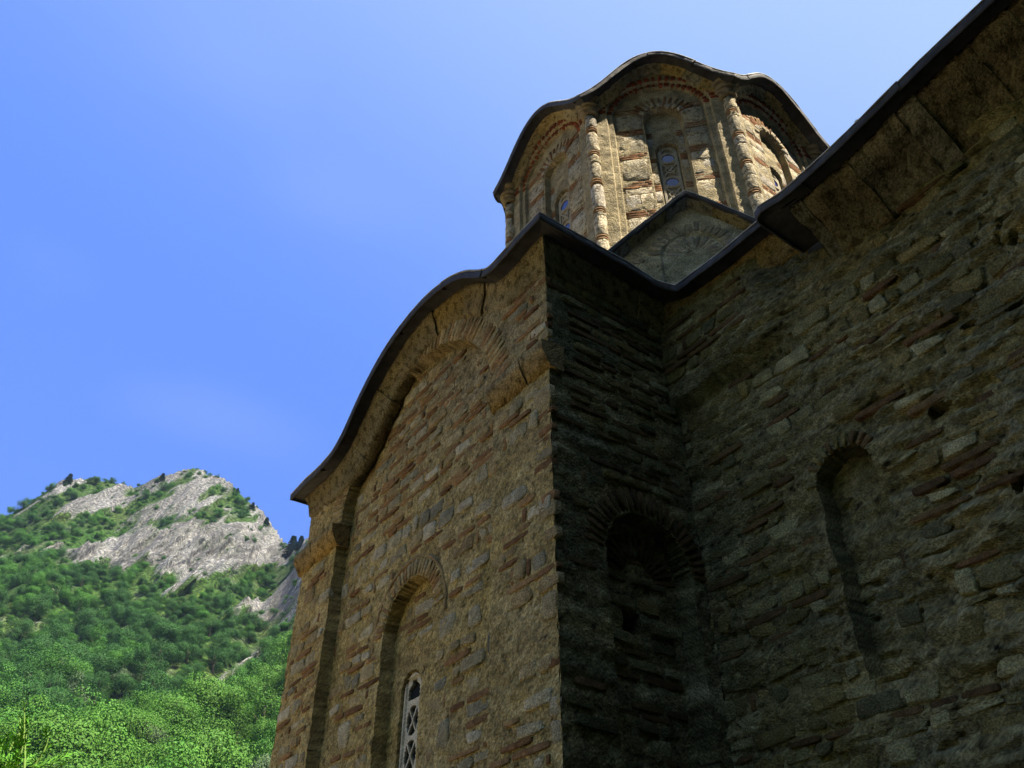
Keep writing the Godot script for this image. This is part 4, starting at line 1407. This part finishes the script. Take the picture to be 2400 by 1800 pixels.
# ------------------------------------------------------------------ ground and the canyon's other side
func build_ground() -> void:
	var b := Buf.new()
	var rows := []
	var steps := [-1500.0, -400.0, -120.0, -60.0, -30.0, -20.0, -12.0, -8.0, -5.0, -2.0, 0.0, 2.0, 5.0, 8.0, 12.0, 20.0, 30.0, 60.0, 120.0, 400.0, 1500.0]
	for j in steps.size():
		var row := PackedVector3Array()
		for i in steps.size(): row.append(Vector3(steps[i], 0, -steps[j]))
		rows.append(row)
	b.grid(rows, func(p: Vector3): return lin(0.52, 0.42, 0.27) if p.length() < 45.0 and p.x < -2.5 else lin(0.07, 0.085, 0.035))
	tag(obj("ground", b.mesh(), M.ground, self), "sandy courtyard ground round the church", "", "", "structure")
	b = Buf.new()
	rows = []
	for j in 13:
		var row := PackedVector3Array()
		for i in 41:
			var az := deg_to_rad(lerpf(52.0, 262.0, i / 40.0))
			var r := 34.0 + j * 16.0
			var h := -2.0 + j * 10.5 + 4.0 * n_lo.get_noise_2d(i * 7.0, j * 5.0)
			row.append(Vector3(sin(az) * r, h, -cos(az) * r))
		rows.append(row)
	b.grid(rows, func(p: Vector3): return tint(lin(0.055, 0.10, 0.03), 1.0 + 0.5 * n_mid.get_noise_2d(p.x * 0.2, p.z * 0.2)), false)
	tag(obj("canyon_slope", b.mesh(), M.bark, self), "wooded slope on the other side of the canyon", "", "", "structure")

# ------------------------------------------------------------------ sky
func sky_image(sun: Vector3, k: float) -> Image:
	var w := 512
	var h := 256
	var im := Image.create(w, h, false, Image.FORMAT_RGBF)
	for y in h:
		var el := (0.5 - (y + 0.5) / h) * PI
		for x in w:
			var az := (x + 0.5) / w * TAU
			var d := Vector3(sin(az) * cos(el), sin(el), -cos(az) * cos(el))
			var ang := rad_to_deg(acos(clampf(d.dot(sun), -1, 1)))
			var t := smoothstep(80.0, 30.0, ang)
			var c := Color(0.150, 0.325, 1.0).lerp(Color(0.50, 0.70, 1.02), t)
			c = c.lerp(Color(0.45, 0.62, 0.95), 0.6 * pow(1.0 - clampf(sin(el), 0, 1), 5.0))
			# a breath of thin high cloud
			var cl := clampf(n_lo.get_noise_3d(d.x * 40.0 + 3.0, d.y * 90.0, d.z * 40.0) - 0.1, 0, 1)
			c = c.lerp(Color(0.6, 0.74, 1.0), cl * 0.2)
			if el < 0.0: c = Color(0.16, 0.17, 0.14)
			im.set_pixel(x, y, Color(c.r * k, c.g * k, c.b * k))
	return im

func _ready() -> void:
	# camera
	var cam := Camera3D.new()
	cam.name = "camera"
	cam.fov = 49.48
	cam.far = 4000.0
	cam.near = 0.05
	cam.position = CAM
	cam.rotation.x = deg_to_rad(38.5)
	add_child(cam)
	cam.current = true
	# noises
	for e in [[n_lo, 0.05, 2, 1], [n_mid, 0.35, 3, 2], [n_hi, 0.5, 3, 3], [n_ridge, 0.5, 2, 4]]:
		var f: FastNoiseLite = e[0]
		f.noise_type = FastNoiseLite.TYPE_SIMPLEX_SMOOTH
		f.frequency = e[1]
		f.fractal_octaves = e[2]
		f.seed = e[3]
	n_ridge.fractal_type = FastNoiseLite.FRACTAL_RIDGED
	rng.seed = 4711
	# sky, sun, exposure
	var az := deg_to_rad(SUN_AZ)
	var el := deg_to_rad(SUN_EL)
	var sun := Vector3(sin(az) * cos(el), sin(el), -cos(az) * cos(el))
	var exposure := 3.2
	var env := Environment.new()
	env.background_mode = Environment.BG_SKY
	var pan := PanoramaSkyMaterial.new()
	pan.panorama = ImageTexture.create_from_image(sky_image(sun, 1.0 / exposure))
	env.sky = Sky.new()
	env.sky.sky_material = pan
	env.tonemap_mode = Environment.TONE_MAPPER_LINEAR
	env.tonemap_exposure = exposure
	env.sdfgi_enabled = true
	env.ssao_enabled = true
	env.ssil_enabled = true
	env.fog_enabled = true
	env.fog_density = 0.00009
	env.fog_light_color = Color(0.72, 0.82, 1.0)
	var we := WorldEnvironment.new()
	we.name = "world"
	we.environment = env
	add_child(we)
	var light := DirectionalLight3D.new()
	light.name = "sun"
	light.basis = Basis.looking_at(-sun)
	light.light_color = Color(1.0, 0.945, 0.85)
	light.light_energy = 1.6
	light.light_angular_distance = 0.5
	light.shadow_enabled = true
	add_child(light)
	materials()
	# large structure
	build_ground()
	build_shade_bank()
	build_mountain()
	build_church()
	# plants
	build_trees()
	build_conifer()
